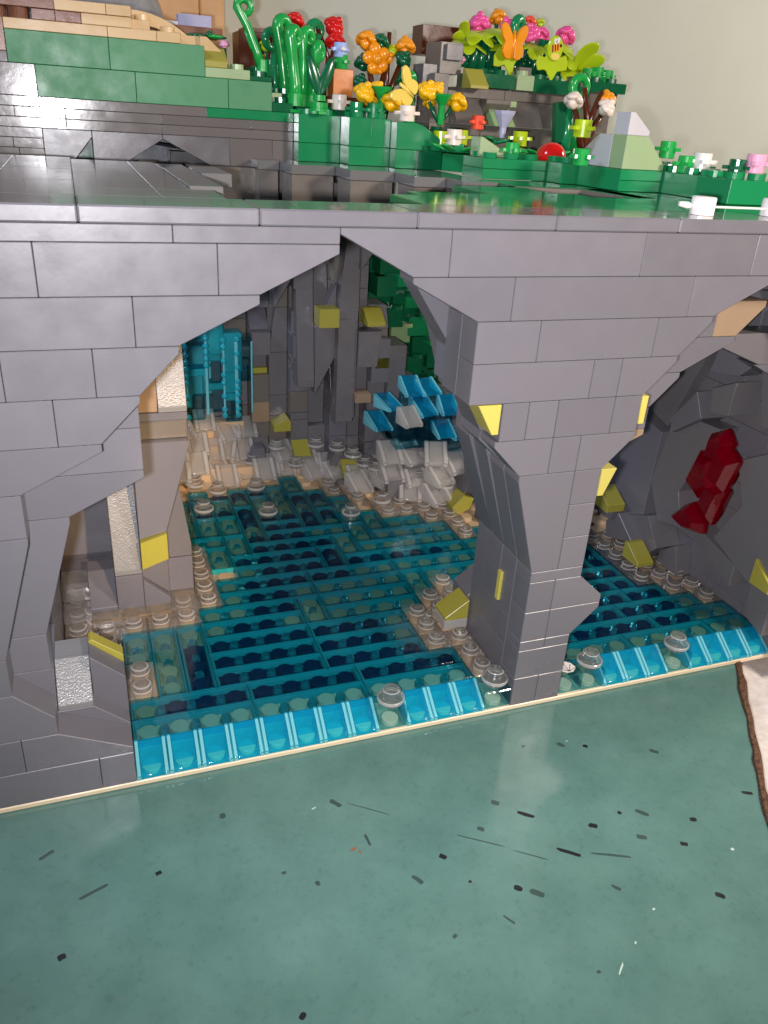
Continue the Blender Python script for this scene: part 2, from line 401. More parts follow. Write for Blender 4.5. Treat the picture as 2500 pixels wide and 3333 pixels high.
for x, y, L, ang, w, mt in [(-0.3, -4.2, .22, 20, .10, 'rust'), (-0.15, -4.35, .10, 80, .08, 'rust'), (5.1, -9.7, .40, 40, .05, 'chalk'), (5.9, -9.2, .10, 40, .05, 'chalk'), (-1.0, -2.4, .16, 20, .05, 'chalk'),
                            (10.6, -7.5, .12, 0, .1, 'chalk'), (8.2, -2.0, .10, 0, .04, 'chalk'), (7.0, -8.5, .1, 10, .06, 'chalk')]:
    o = flat('scratch_mark', mt, [(-L / 2, -w / 3), (L / 3, -w / 2), (L / 2, w / 3), (0, w / 2), (-L / 2.4, w / 3)], 0, tb)
    o.location = (x, y, ZT + 0.004); o.rotation_euler.z = R(ang)

# room behind: wall, cupboard, grey bag
rw = link('room_wall', None)
bm = bmesh.new(); bm.faces.new([bm.verts.new(p) for p in ((-60, 40, -40), (90, 40, -40), (90, 40, 60), (-60, 40, 60))])
bpy.data.objects.remove(rw)
rw = link('room_wall', mesh_from(bm, 'room_wall', 'wallpaint')); rw['kind'] = 'structure'
cb = thing('cupboard', 'pale wooden cupboard side standing against the wall at the far left', 'cupboard', loc=(0, 36, -17))
box('side_panel', cb, 'wood', -14, 2.0, 0.3, 3.5, 0, 40, bev=.1)
box('stile', cb, 'wood', 2.0, 3.5, 0.0, 3.6, 0, 40, bev=.15)
box('rail', cb, 'wood', -14, 2.0, 0.0, 0.3, 23.6, 26, bev=.05)
bm = bmesh.new(); bmesh.ops.create_uvsphere(bm, u_segments=24, v_segments=14, radius=1)
for v in bm.verts:
    v.co = Vector((v.co.x * 4.4, v.co.y * 2.0, v.co.z * 5.0)) * (1 + .04 * math.sin(3 * v.co.x + 5 * v.co.z))
tag(link('bag', mesh_from(bm, 'bag', 'greycloth', True), (-4.4, 33, 5.2)), 'soft grey fabric bag slumped before the cupboard', 'bag')

# ------------------------------------------------------------------ base plate
bp_ = thing('baseplate', 'thin tan plate edge under the whole brick model on the green table', 'baseplate')
box('plate', bp_, 'tanbase', -16, 34, 0.0, 30, ZT, ZB, bev=.03)

# ------------------------------------------------------------------ front arch wall (every brick on its own)
fw = thing('arch_wall', 'front wall of grey bricks with pointed arches and a narrow pillar', 'brick wall')


def fb(x0, x1, z0, z1, y0=0, y1=1, m='grey', p=None):
    if x0 in (-15, -13, -12): x0 = -14                # the model ends at one straight edge on the left
    return piece('brick', p or fw, m, rect(x0, x1, z1, z0), y0, y1)


def fs(poly, y0=0, y1=1, m='grey', p=None, n='slope_brick'): return piece(n, p or fw, m, poly, y0, y1)


# cap course
for x in range(-14, 26, 4): piece('cap_tile', fw, 'grey', rect(x, x + 4, 0.0, 0.4), -0.05, 2, bev=.04)
# left of the apex
for a, b in ((-14, -10), (-10, -4), (-4, 0)): fb(a, b, 0, -.4)
fs([(-3, -.4), (0, -.4), (0, -.62), (-2, -1.6), (-3, -1.6)]); fb(-7, -3, -.4, -1.6); fb(-13, -7, -.4, -1.6)
fs([(-5, -1.6), (-2, -1.6), (-2, -1.82), (-4, -2.8), (-5, -2.8)]); fb(-11, -5, -1.6, -2.8); fb(-15, -11, -1.6, -2.8)
fs([(-6, -2.8), (-4, -2.8), (-4, -2.98), (-5, -4), (-6, -4)]); fb(-8, -6, -2.8, -4); fb(-12, -8, -2.8, -4)
fs([(-7, -4), (-5, -4), (-5, -4.18), (-6, -5.2), (-7, -5.2)]); fb(-9.5, -7, -4, -5.2); fb(-13, -9.5, -4, -5.2)
fs([(-9, -5.2), (-6, -5.2), (-6, -5.4), (-8, -6.4), (-9, -6.4)]); fb(-13, -9, -5.2, -6.4)
fb(-10.5, -8, -6.4, -7.6); fb(-14, -10.5, -6.4, -7.6)
fs([(-10, -7.6), (-8, -7.6), (-8, -7.78), (-9, -11.2), (-10, -11.2)]); fb(-14, -10, -7.6, -8.8); fb(-13, -10, -8.8, -10); fb(-14, -10, -10, -11.2)
fb(-11, -9, -11.2, -12.4); fb(-14, -11, -11.2, -12.4)
fs([(-10, -12.4), (-9, -12.4), (-8, -13.4), (-8, -14), (-10, -14)]); fb(-14, -10, -12.4, -14)
fs([(-9, -14), (-8, -14), (-6, -15), (-6, -15.2), (-9, -15.2)]); fb(-12, -9, -14, -15.2)
fb(-7, -6, -15.2, -16.4); fb(-11, -7, -15.2, -16.4); fb(-15, -11, -15.2, -16.4)
# second layer behind the left foot
fb(-9, -5, -4, -5.2, 1, 2); fs([(-9, -5.2), (-5, -5.2), (-5, -6.4), (-9, -6.4)], 1, 2); fs([(-9, -6.4), (-5, -6.4), (-5, -6.62), (-7, -7.6), (-9, -7.6)], 1, 2)
fs([(-9, -7.6), (-7, -7.6), (-7, -7.78), (-8, -11.2), (-9, -11.2)], 1, 2); fb(-10, -8, -11.2, -12.4, 1, 2); fb(-10, -8, -12.4, -14, 1, 2)
fs([(-9, -14), (-7, -14), (-6, -14.9), (-6, -15.2), (-9, -15.2)], 1, 2)
# pebbled slope, olive and dark slopes at the foot of the left wall
piece('slope_brick', fw, 'rough', [(1, -14), (1, -13.82), (2, -12.8), (3, -12.8), (3, -14)], -8, -7, 'x')
fb(-8, -7, -14, -16.4, 2, 3); fb(-9, -8, -12.8, -16.4, 2, 4)
fs([(-7, -14), (-7, -12.62), (-6, -13.55), (-6, -15.2), (-7, -15.2)], 1.6, 2.4)
piece('slope_brick', fw, 'olive', [(-7, -12.6), (-6.9, -12.55), (-6, -13.3), (-6, -13.8), (-7, -13.0)], 2.4, 2.9)
fb(-7, -6, -13.9, -16.4, 2.4, 3.0)

# right of the apex
fs([(0, 0), (3, 0), (3, -1.2), (2, -1.2), (0, -.15)]); fb(3, 9, 0, -1.2); fb(9, 13, 0, -1.2); fb(13, 19, 0, -1.2)
fs([(2, -1.2), (5, -1.2), (5, -2.4), (4, -2.4), (2, -1.36)]); fb(5, 11, -1.2, -2.4)
fs([(11, -1.2), (14, -1.2), (14, -1.4), (12, -2.4), (11, -2.4)]); fb(14, 20, 0, -1.2) if False else None
fb(4, 6, -2.4, -3.6); fb(6, 10, -2.4, -3.6); fs([(10, -2.4), (12, -2.4), (12, -2.58), (11, -3.6), (10, -3.6)])
fb(4, 8, -3.6, -4.8); fb(8, 9, -3.6, -4.8); fs([(9, -3.6), (11, -3.6), (11, -3.78), (10, -4.8), (9, -4.8)])
fb(5.12, 6, -4.8, -6); fb(6, 7, -4.8, -6); fb(7, 9, -4.8, -6); fb(9, 10, -4.8, -6)
piece('slope_brick', fw, 'oliveb', [(4.33, -4.83), (5.1, -4.83), (5.1, -5.78), (4.88, -5.78)], 0.03, 1)
piece('slope_brick', fw, 'oliveb', [(10.0, -4.84), (10.27, -4.84), (10.27, -5.78), (10.05, -5.78)], 0.03, 1)
fs([(5, -6), (7, -6), (7, -7.2), (6, -7.2), (5, -6.18)]); fb(7, 8, -6, -7.2); fs([(8, -6), (10, -6), (10, -6.18), (9, -7.2), (8, -7.2)])
fs([(6, -7.2), (8, -7.2), (8, -10.8), (7, -10.8), (6, -7.4)])
fb(8, 9, -7.2, -8.4); fb(8, 9, -8.4, -9.6); fb(8, 9, -9.6, -10.8)
piece('slope_brick', fw, 'oliveb', [(9.02, -7.24), (9.62, -7.24), (9.25, -8.2), (9.02, -8.2)], 0.03, 1)
fb(7, 9, -10.8, -11.2)
fb(7, 8, -11.2, -12.4); fs([(8, -11.2), (9, -11.2), (10, -12.1), (10, -12.4), (8, -12.4)])
fb(7, 8, -12.4, -13.6); fs([(8, -12.4), (10, -12.4), (10, -12.6), (9, -13.6), (8, -13.6)])
fb(7, 8, -13.6, -14); fb(8, 9, -13.6, -14); fb(7, 9, -14, -15.2); fb(7, 8, -15.2, -16.4); fb(8, 9, -15.2, -16.4)
# body of the pillar going back
pl = thing('pillar_back', 'grey stepped rock of bricks behind the narrow front pillar', 'rock')


def pb(*a, **k): return fb(*a, p=pl, **k)


# flank of the arch beside the apex
pb(4, 9, -2.4, -4.8, 1, 2)
fs([(2.6, -1.2), (9, -1.2), (9, -2.4), (4, -2.4), (2.6, -1.5)], 1, 2, p=pl)
fs([(2.6, -.6), (8, -.6), (8, -4.8), (4.25, -4.8), (4.25, -3.7), (3.0, -1.9)], 2, 3.2, p=pl)
fs([(3.3, -.4), (8, -.4), (8, -5.6), (5.2, -5.6), (4.5, -3.4)], 3.2, 4.8, p=pl)
fs([(4.6, -4.8), (8, -4.8), (8, -6.0), (5.0, -6.0), (4.6, -5.2)], 1, 2.4, p=pl)
fs([(5.0, -6.0), (9, -6.0), (9, -7.2), (6.0, -7.2), (5.0, -6.3)], 1, 2.4, p=pl)
fs([(6.0, -7.2), (9, -7.2), (9, -10.8), (7, -10.8), (6, -7.4)], 1, 2, p=pl)
fs([(5.75, -6.0), (8.8, -6.0), (8.8, -10.7), (6.98, -10.7), (5.75, -6.8)], 2, 3, p=pl)
fs([(5.7, -5.4), (8.6, -5.4), (8.6, -10.9), (7.1, -10.9), (5.7, -7.0)], 3, 4.2, p=pl)
fs([(7.1, -10.9), (8.6, -10.9), (8.6, -16.4), (7.1, -16.4)], 3.1, 4.2, p=pl)
piece('slope_brick', pl, 'olive', [(6.05, -15.2), (7.05, -15.2), (7.05, -14.35), (6.05, -15.05)], 4.0, 5.05)
piece('slope_brick', pl, 'grey', [(7.05, -14.3), (8, -13.6), (8, -15.6), (7.05, -15.6)], 4.25, 5.6); box('clear_base', pl, 'glintclear', 6.05, 7.05, 4.0, 5.05, -15.6, -15.2)
for k, (z0, z1) in enumerate(((-10.8, -12.0), (-12.0, -13.2), (-13.2, -14.4), (-14.4, -15.6), (-15.6, -16.4))):
    pb(7.0, 9, z0, z1, 1, 2.05); pb(7.0 + .02 * k, 9, z0, z1, 2.05, 3.1); None
piece('slope_brick', pl, 'oliveb', [(1.75, -11.75), (2.0, -11.75), (2.0, -12.95), (1.75, -12.95)], 6.9, 7.2, 'x')

# second, deeper arch seen through the right opening
ra = thing('inner_arch', 'second grey arch of slope bricks set behind the right end of the front wall', 'brick arch')


def rb(*a, **k): return fs(a[0], a[1], a[2], p=ra, **k)


rb(rect(9.6, 14, -3.6, -1.2), 2, 3); rb([(14, -2.4), (16, -2.4), (16, -2.6), (15, -3.6), (14, -3.6)], 2, 3, m='dtan')
rb([(15.2, -1.2), (19, -1.2), (19, -3.0), (16, -3.0), (15.2, -1.9)], 3, 4)
rb([(12, -3.6), (15, -3.6), (15, -3.78), (13, -4.8), (12, -4.8)], 2, 3); rb(rect(9.4, 12, -4.8, -3.6), 2, 3)
rb([(11, -4.8), (13, -4.8), (13, -4.98), (12, -6), (11, -6)], 2, 3); rb(rect(9.2, 11, -6, -4.8), 2, 3)
rb(rect(10.6, 12, -6.8, -6), 2, 3, m='grey'); rb([(10.6, -6.8), (12, -6.8), (12, -7.0), (10.9, -7.5), (10.6, -8.0)], 2, 3, m='dtan')
rb(rect(11.1, 11.6, -9.6, -7.0), 4, 5)
rb([(15.0, -3.8), (22, -3.8), (22, -5.0), (17.4, -5.0), (15.0, -4.1)], 3, 4, m='greyb'); rb([(17.2, -5.0), (22, -5.0), (22, -7.4), (20.6, -6.6)], 3, 4)
rb([(16.4, -2.2), (22, -2.2), (22, -3.8), (18, -3.8)], 2.2, 3)

# ------------------------------------------------------------------ pool
pool = thing('pool', 'clear blue tiled water flowing out under the arches to the table edge', 'water')
# seabed plates: tan with a navy deep
seed = random.Random(3)
NAVY = {1: None, 2: (-5, 6), 3: (-4, 5), 4: (-4, 4), 5: (-4, 4), 6: (-2, 0), 7: (-1, 1), 8: (-1, 1), 9: (-1, 4), 10: (0, 9), 11: (-1, 4), 12: (0, 4), 13: (0, 3), 14: (1, 4), 15: (0, 5), 16: (-2, 1), 17: (3, 5), 18: (-1, 2)}
sb = thing('seabed', 'tan and navy studded plates lying under the clear blue tiles', 'seabed')
for y in range(1, 21):
    nv = NAVY.get(y)
    runs = [(-8, 20, 'tansea')] if y > 1 else [(-6, 7, 'tanbase'), (9, 20, 'tansea')]
    if nv:
        runs = [(-8, nv[0], 'tansea'), (nv[0], nv[1], 'navy'), (nv[1], 20, 'tansea')]
        if nv[1] < 11: runs[2:] = [(nv[1], 11, 'tansea'), (11, 17 if y < 9 else 13, 'navy' if y < 9 else 'tansea'), (17 if y < 9 else 13, 20, 'tansea')]
    for a, b, m in runs:
        if b > a: box('plate', sb, m, a, b, y, y + 1, -16.4, -16.0, studs=True, bev=.01)


def wtile(x0, y0, x1, y1, m='water'):
    """A clear tile: thin walls round a hollow, little pins below."""
    w, d = x1 - x0, y1 - y0; n = max(w, d)
    key = ('wt', w, d, m)
    if key not in CACHE:
        bm = bmesh.new(); g = .014

        def bx(x0, x1, y0, y1, z0, z1, b_=.02, mi=0):
            r = bmesh.ops.create_cube(bm, size=1); fs_ = {f for v in r['verts'] for f in v.link_faces}
            for v in r['verts']: v.co = Vector((x0 + (v.co.x + .5) * (x1 - x0), y0 + (v.co.y + .5) * (y1 - y0), z0 + (v.co.z + .5) * (z1 - z0)))
            for f in fs_: f.material_index = mi
            if b_:
                r2 = bmesh.ops.bevel(bm, geom=list({e for v in r['verts'] for e in v.link_edges}), offset=b_, offset_type='OFFSET', segments=1, profile=.5, affect='EDGES')
                for f in r2['faces']: f.material_index = mi
        bx(g, w - g, g, d - g, -.13, 0, .028)
        q = .10; zt, zb = -.135, -.385
        bx(g, w - g, d - g - q, d - g, zb, zt, .02, 1); bx(g, w - g, g, g + q, zb, zt, .02, 1)
        bx(g, g + q, g + q + .005, d - g - q - .005, zb, zt, .02, 1); bx(w - g - q, w - g, g + q + .005, d - g - q - .005, zb, zt, .02, 1)
        if n > 1:
            for k in range(1, int(n)):
                c = (k, .5, -.255) if w > d else (.5, k, -.255)
                if n == 4 or (k % 2):
                    vs = add_cyl(bm, c, .19, .23, 14, .15)
                    for f in {f for v in vs for f in v.link_faces}: f.material_index = 2
        CACHE[key] = mesh_from(bm, 'tile', [m, 'rimglint', 'pinglint'])
    return link('tile', CACHE[key], (x0, y0, -15.6), pool)


T = [(-6, 1, -2, 2), (-2, 1, 2, 2), (2, 1, 6, 2), (-6, 2, -2, 3), (-2, 2, 2, 3), (2, 2, 6, 3),
     (-6, 5, -5, 7), (-5, 3, -4, 7), (-4, 3, -3, 7)]
for y in (3, 4, 5): T += [(-3, y, 1, y + 1), (1, y, 5, y + 1)]
T += [(-3, 6, 1, 7), (1, 6, 2, 8), (2, 6, 6, 7), (-3, 7, 1, 8), (2, 7, 6, 8), (-2, 8, 2, 9), (2, 8, 6, 9), (6, 7, 7, 9), (7, 8, 11, 9), (8, 6, 10, 7), (8, 7, 12, 8),
      (-2, 9, 2, 10), (2, 9, 6, 10), (6, 9, 10, 10), (10, 9, 12, 10), (-1, 10, 3, 11), (3, 10, 4, 12), (4, 10, 6, 11), (6, 10, 8, 11), (8, 10, 10, 11),
      (-1, 11, 3, 12), (4, 11, 5, 13), (5, 11, 9, 12), (9, 11, 10, 12), (10, 10, 12, 11), (0, 12, 4, 13), (5, 12, 6, 14), (6, 12, 10, 13), (1, 13, 5, 14), (7, 13, 9, 14), (6, 13, 7, 15),
      (1, 14, 3, 15), (-2, 11, -1, 13), (-3, 13, -1, 14), (-1, 12, 0, 14), (-2, 14, -1, 16), (-1, 14, 0, 16), (-3, 14, -2, 18), (0, 13, 1, 17), (1, 15, 2, 18),
      (-2, 16, -1, 18), (-1, 16, 0, 18), (0, 17, 1, 19), (2, 15, 3, 19), (3, 14, 4, 18), (3, 18, 4, 20), (4, 16, 5, 18), (4, 14, 5, 16), (5, 14, 6, 15), (5, 15, 6, 17), (1, 18, 2, 19), (-2, 18, -1, 19),
      (9, 1, 13, 2), (13, 1, 17, 2), (17, 1, 19, 2), (9, 2, 11, 3), (11, 2, 15, 3), (15, 2, 19, 3), (10, 3, 14, 4), (14, 3, 18, 4), (9, 4, 13, 5), (13, 4, 15, 5), (15, 4, 17, 5),
      (11, 5, 15, 6), (15, 5, 16, 6), (12, 6, 16, 7), (12, 7, 13, 11), (13, 7, 14, 11), (14, 7, 15, 11), (15, 7, 16, 11), (11, 11, 15, 12), (9, 3, 10, 4), (9, 5, 11, 6)]
for t in T: wtile(*t)


def wave(x):
    """Front water slope: a hollow clear wedge with thick side walls coloured pale as flash streaks."""
    key = 'wave'
    if key not in CACHE:
        bm = bmesh.new(); g = .012

        def wedge(x0, x1, pts, mi=0):
            a = [bm.verts.new((x0, y, z)) for y, z in pts]; b = [bm.verts.new((x1, y, z)) for y, z in pts]; n = len(pts)
            ff = [bm.faces.new(a), bm.faces.new(list(reversed(b)))] + [bm.faces.new((a[i], b[i], b[(i + 1) % n], a[(i + 1) % n])) for i in range(n)]
            for f in ff: f.material_index = mi
        pr = [(.012, 0), (.012, .16), (.94, .8), (.988, .8), (.988, 0)]
        wedge(.012, .15, pr, 1); wedge(.85, .988, pr, 1)
        wedge(.15, .85, [(.02, .02), (.02, .15), (.94, .78), (.98, .78), (.98, .6), (.16, .04)])
        bmesh.ops.recalc_face_normals(bm, faces=bm.faces); bevel(bm, .06, 3)
        CACHE[key] = mesh_from(bm, 'wave_slope', ['wave', 'waveglint'], True)
    return link('wave_slope', CACHE[key], (x, 0, ZB), pool)


for x in [-6, -5, -4, -3, -2, -1, 0, 1, 3, 4, 5, 11, 12, 13, 15, 16, 17, 18]: wave(x)
seabedfront = box('plate', sb, 'tanbase', -6, 7, 0.02, 1, -16.402, -16.395, bev=0)
for x in range(-6, 19):
    if x in (7, 8): continue
    o = link('stud', CACHE.setdefault('stud_tan', mesh_from(lathe([(0, .2), (.29, .2), (.3, .19), (.3, 0)], 16), 'stud', 'tanbase')), (x + .5, .45, -16.395), sb)


def clear_plate(x0, y0, x1, y1, z=-15.6, m='clear'):
    w, d = x1 - x0, y1 - y0; key = ('cp', w, d, m)
    if key not in CACHE:
        bm = bmesh.new(); g = .012
        r = bmesh.ops.create_cube(bm, size=1)
        for v in r['verts']: v.co = Vector(((v.co.x + .5) * (w - 2 * g) + g, (v.co.y + .5) * (d - 2 * g) + g, (v.co.z + .5) * 0.38 - .39))
        bevel(bm, .03)
        for i in range(int(w)):
            for j in range(int(d)):
                vs = add_cyl(bm, (i + .5, j + .5, .10), .30, .20, 18)
                for q0, q1, zz0, zz1 in ((.31, .245, .19, .215), (.33, .30, -.005, .02)):  # pale rings painted as bright outlines round each stud
                    lo = [bm.verts.new((i + .5 + q0 * math.cos(k * math.pi / 9), j + .5 + q0 * math.sin(k * math.pi / 9), zz0)) for k in range(18)]
                    hi = [bm.verts.new((i + .5 + q1 * math.cos(k * math.pi / 9), j + .5 + q1 * math.sin(k * math.pi / 9), zz1)) for k in range(18)]
                    for k in range(18): bm.faces.new((lo[k], lo[(k + 1) % 18], hi[(k + 1) % 18], hi[k])).material_index = 1
        if w * d > 1:
            add_cyl(bm, (1, .5, -.18) if w > d else (.5, 1, -.18), .17, .3, 12)
        CACHE[key] = mesh_from(bm, 'clear_plate', [m, 'glintclear'])
    return link('clear_plate', CACHE[key], (x0, y0, z), shore)


shore = thing('shore', 'row of clear studded plates edging the blue water over tan plates', 'shore')
for c in [(-6, 3, -5, 5), (-7, 3, -6, 5), (-7, 5, -6, 7), (-8, 5, -7, 7), (-8, 7, -7, 9), (-7, 7, -5, 8), (-5, 7, -3, 8), (-4, 8, -2, 9), (-3, 9, -2, 11), (-3, 11, -2, 13), (-8, 9, -7, 11), (-8, 3, -7, 5),
          (5, 4, 6, 6), (6, 5, 7, 7), (7, 6, 8, 8), (5, 3, 7, 4), (6, 1, 7, 3), (9, 13, 10, 15), (10, 11, 11, 13), (7, 15, 9, 16), (7, 14, 9, 15), (9, 15, 10, 17), (10, 13, 11, 15), (5, 17, 6, 19),
          (16, 5, 17, 7), (16, 7, 17, 9), (16, 9, 17, 11), (17, 4, 18, 6), (18, 3, 19, 5), (18, 5, 19, 7), (17, 6, 18, 8), (9.4, 2, 10.4, 3.0) if False else (17, 8, 18, 10), (6, 16, 7, 18), (8, 16, 9, 18)]:
    clear_plate(*c)
for x, y in ((2.5, .5), (6.5, .5), (9.6, .9), (10.5, .5), (14.5, .5)):
    box('clear_brick', shore, 'water', x - .5, x + .5, y - .48, y + .5, -16.38, -15.62, bev=.04) if x not in (9.6,) else None


def bubble(x, y, z=-15.6):
    if 'bubble' not in CACHE:
        pr = [(0, .60), (.29, .60), (.31, .57), (.31, .30), (.46, .29), (.48, .27), (.48, .17), (.46, .15), (.36, .14), (.36, 0.0), (0, 0)]
        b_ = lathe(pr, 28)
        for f in b_.faces:
            zz = sum(v.co.z for v in f.verts) / len(f.verts); rr_ = max(v.co.xy.length for v in f.verts)
            f.material_index = 1 if (rr_ > .47 and .16 < zz < .285) or (.57 < zz < .599) else 0
        CACHE['bubble'] = mesh_from(b_, 'round_stud', ['clear', 'glintclear'], False)
    return link('round_stud', CACHE['bubble'], (x, y, z), shore)


for x, y in ((2.5, .5), (6.5, .5), (10.5, .5), (14.5, .5)): bubble(x, y)
for x, y in ((-1.5, 16.5), (1.5, 15.5), (-1.5, 19.5), (-.5, 18.5), (1.5, 18.5), (5.5, 14.5), (7.5, 15.5), (9.6, 1.6)): bubble(x, y)
# printed shell tile at the pillar foot
sh = thing('shell_tile', 'white scallop shell print on a clear blue tile at the foot of the pillar', 'tile', loc=(9.55, .55, -15.6))
bm = bmesh.new(); pts = []
for i in range(26):
    a = math.pi * (i / 25) * 1.25 - .4; r = .34 + .03 * abs(math.sin(i * .8)); pts.append(bm.verts.new((r * math.cos(a), r * math.sin(a), 0.016)))
pts.append(bm.verts.new((-.12, -.3, .016))); pts.append(bm.verts.new((.12, -.3, .016)))
bm.faces.new(pts); link('shell', mesh_from(bm, 'shell', 'white'), (0, 0, 0), sh)
bm = bmesh.new()
for k in range(5):
    a = R(25 + 32 * k); d = Vector((math.cos(a), math.sin(a), 0)) * .30; n = Vector((-d.y, d.x, 0)).normalized() * .012; o_ = Vector((0, -.24, .02))
    bm.faces.new([bm.verts.new(p) for p in (o_ - n, o_ + d * 1.5 - n, o_ + d * 1.5 + n, o_ + n)])
link('shell_lines', mesh_from(bm, 'shell_lines', 'black'), (0, 0, 0), sh)
bm = bmesh.new(); r = bmesh.ops.create_cube(bm, size=1)
for v in r['verts']: v.co = Vector((v.co.x * .96, v.co.y * .96, v.co.z * .76 - .39))
bevel(bm, .03); link('clear_block', mesh_from(bm, 'clear_block', 'water'), (0, 0, 0), sh)

# ------------------------------------------------------------------ left cave rocks (behind the left foot of the arch)
lr = thing('cave_rock', 'grey slope columns inside the cave behind the left foot, one pebbled, one olive block', 'rock')


def L(poly, a0, a1, axis='y', m='grey'): return piece('slope_brick', lr, m, poly, a0, a1, axis)


L([(11.5, -15.2), (11.0, -14.2), (12.0, -7.6), (14, -7.6), (14, -15.2)], -8.4, -6, 'x')
L([(10, -15.2), (10, -14.4), (11, -14.4), (11, -15.2)], -8, -6, 'x')
L([(8, -15.2), (8, -15.02), (9.2, -14), (10, -14), (10, -15.2)], -7, -6, 'x')
L([(8, -13.7), (8, -13.5), (9, -10), (10, -10), (10, -13.7)], -6, -5, 'x', 'rough')
L([(9, -10), (9, -9.8), (10, -6.2), (11, -6.2), (11, -10)], -6, -5, 'x', 'rough')
L([(9.6, -9), (9.6, -8.8), (10.6, -5.2), (12, -5.2), (12, -9)], -7, -6, 'x', 'greyb')
L(rect(-6, -5, -14, -13.7), 7.95, 9); L([(-6, -14), (-5, -14), (-5, -15.2), (-6, -15.2)], 8, 9); L([(-5, -14), (-4, -14.95), (-4, -15.2), (-5, -15.2)], 8, 9)
L([(-5, -8.4), (-3, -8.4), (-3, -8.6), (-4, -12), (-5, -12.25)], 8, 9)
L([(-5, -12.3), (-4, -12.0), (-4, -13.1), (-5, -13.45)], 7.8, 9, m='olive')
L([(-5, -13.45), (-4, -13.1), (-4, -14.9), (-5, -14)], 8.3, 9, m='greyb')
L(rect(-5, -3, -8.4, -7.6), 8.35, 9, m='brown'); L(rect(-5, -3, -7.6, -7.3), 8, 9)
L([(8, -7.3), (8, -7.1), (8.9, -3.6), (10, -3.6), (10, -7.3)], -4, -3, 'x', 'rough'); L(rect(-5, -4, -7.3, -6.1), 8.1, 9, m='dtan'); L(rect(-6, -4, -6.1, -2.8), 8.4, 9.4, m='greyb')
L([(-4, -11.9), (-3.9, -8.6), (-3.6, -8.6), (-3.0, -13.2), (-3.0, -13.7), (-4, -13.7)], 9, 10, m='greyb'); L([(-4, -13.7), (-3, -13.7), (-3, -15.2), (-4, -15.2)], 8.9, 10, m='grey')
L(rect(-5, -3, -15.6, -15.2), 8.05, 10, m='clear'); L(rect(-8, -5, -15.6, -15.2), 8.05, 9, m='clear')
L([(-8, -15.2), (-7, -15.2), (-7, -14.4), (-8, -14.4)], 9, 10, m='clear')
L(rect(-14, -8.03, -16.4, -7.6), 4, 12, m='grey')

# ------------------------------------------------------------------ back wall of the cave
cw = thing('cave_back_wall', 'shadowy back wall of the cave built of stepped grey brick columns with olive blocks', 'brick wall')
rr = random.Random(11)
FRONT = {-4: 23, -3: 23, -2: 23, -1: 23, 0: 23, 1: 23, 2: 22, 3: 22, 4: 21.1, 5: 21.1, 6: 20.3, 7: 20.7, 8: 20.0, 9: 19.6, 10: 19, 11: 18.4, 12: 18, 13: 17}
HOLE = {8: -6.2, 9: -8.2, 10: -9.4, 11: -10.2, 12: -10.2, 13: -10.2}
for X, yf in FRONT.items():
    z = -16.4
    while z < -0.2:
        h = rr.choice((1.2, 1.2, 1.2, 0.4, 2.4, 3.6)) if z < -2 else 1.2
        h = min(h, -z)
        d = rr.choice((0, 0, 0, .12, .5, -.5, .02)) if z > -14 else 0
        if z + h > HOLE.get(X, 1): z += h; continue
        if X == 2 and -11.2 < z < -9.7: d = .6
        y0 = yf + d
        t_ = rr.random()
        if t_ < .25 and h >= 1.2:
            lean = rr.choice((.5, 1.0)) * (1 if rr.random() < .6 else -1)
            pl_ = [(y0, z), (y0, z + .18), (y0 + lean, z + h), (y0 + 2, z + h), (y0 + 2, z)] if lean > 0 else [(y0 - lean * .0, z), (y0 - .6, z + h - .18), (y0 - .6, z + h), (y0 + 2, z + h), (y0 + 2, z)]
            piece('slope_brick', cw, rr.choice(('grey', 'greyb', 'greyb')), pl_, X, X + 1, 'x')
        elif t_ < .36 and h >= 1.2:
            piece('slope_brick', cw, 'greyb', [(X, z), (X + 1, z), (X + 1, z + h), (X + .35, z + h)], y0, y0 + 2)
            box('brick', cw, 'greyb', X, X + 1, y0 + .4, y0 + 2.2, z, z + h)
        else:
            box('brick', cw, rr.choice(('grey', 'greyb', 'greyb', 'brown')), X, X + 1, y0, y0 + 2, z, z + h)
        z += h
# leaning pieces in front of the wall, upper part
for poly, a0, a1, ax in (([(4.2, -2.2), (5.0, -.4), (7, -.4), (7, -2.6)], 19.0, 20.2, 'y'), ([(20, -10.6), (20, -10.2), (20.9, -3.4), (22, -3.4), (22, -10.6)], 4.1, 5.0, 'x'),
                         ([(19.31, -12.4), (19.31, -6.9), (20.6, -6.2), (21, -12.4)], 6.03, 6.97, 'x'), ([(6.05, -12.6), (7.1, -12.2), (7.1, -.3), (6.6, -.3), (6.05, -6)], 19.4, 20.4, 'y'),
                         ([(5.0, -11), (6.05, -9), (6.05, -5.2), (5.0, -7.4)], 19.9, 20.8, 'y'), ([(7.1, -9.4), (8.2, -9.4), (8.4, -7.5), (7.1, -7.5)], 19.2, 20.2, 'y'),
                         ([(5.4, -15.9), (5.8, -15.9), (6.6, -14.3), (6.2, -14.0)], 19.4, 20.4, 'y'), ([(7.6, -15.4), (8.0, -15.4), (9.2, -13.6), (8.8, -13.2)], 18.6, 19.8, 'y'),
                         ([(3.0, -6.6), (4.0, -5.0), (4.0, -3.2), (3.0, -3.2)], 20.8, 22, 'y'), ([(7.0, -4.4), (8.4, -2.4), (8.6, -.3), (7.0, -.3)], 19, 20, 'y'), ([(9.0, -14.6), (10.2, -14.0), (10.2, -11.6), (9.0, -11.6)], 18.2, 19.6, 'y')):
    piece('slope_brick', cw, 'greyb', poly, a0, a1, ax)
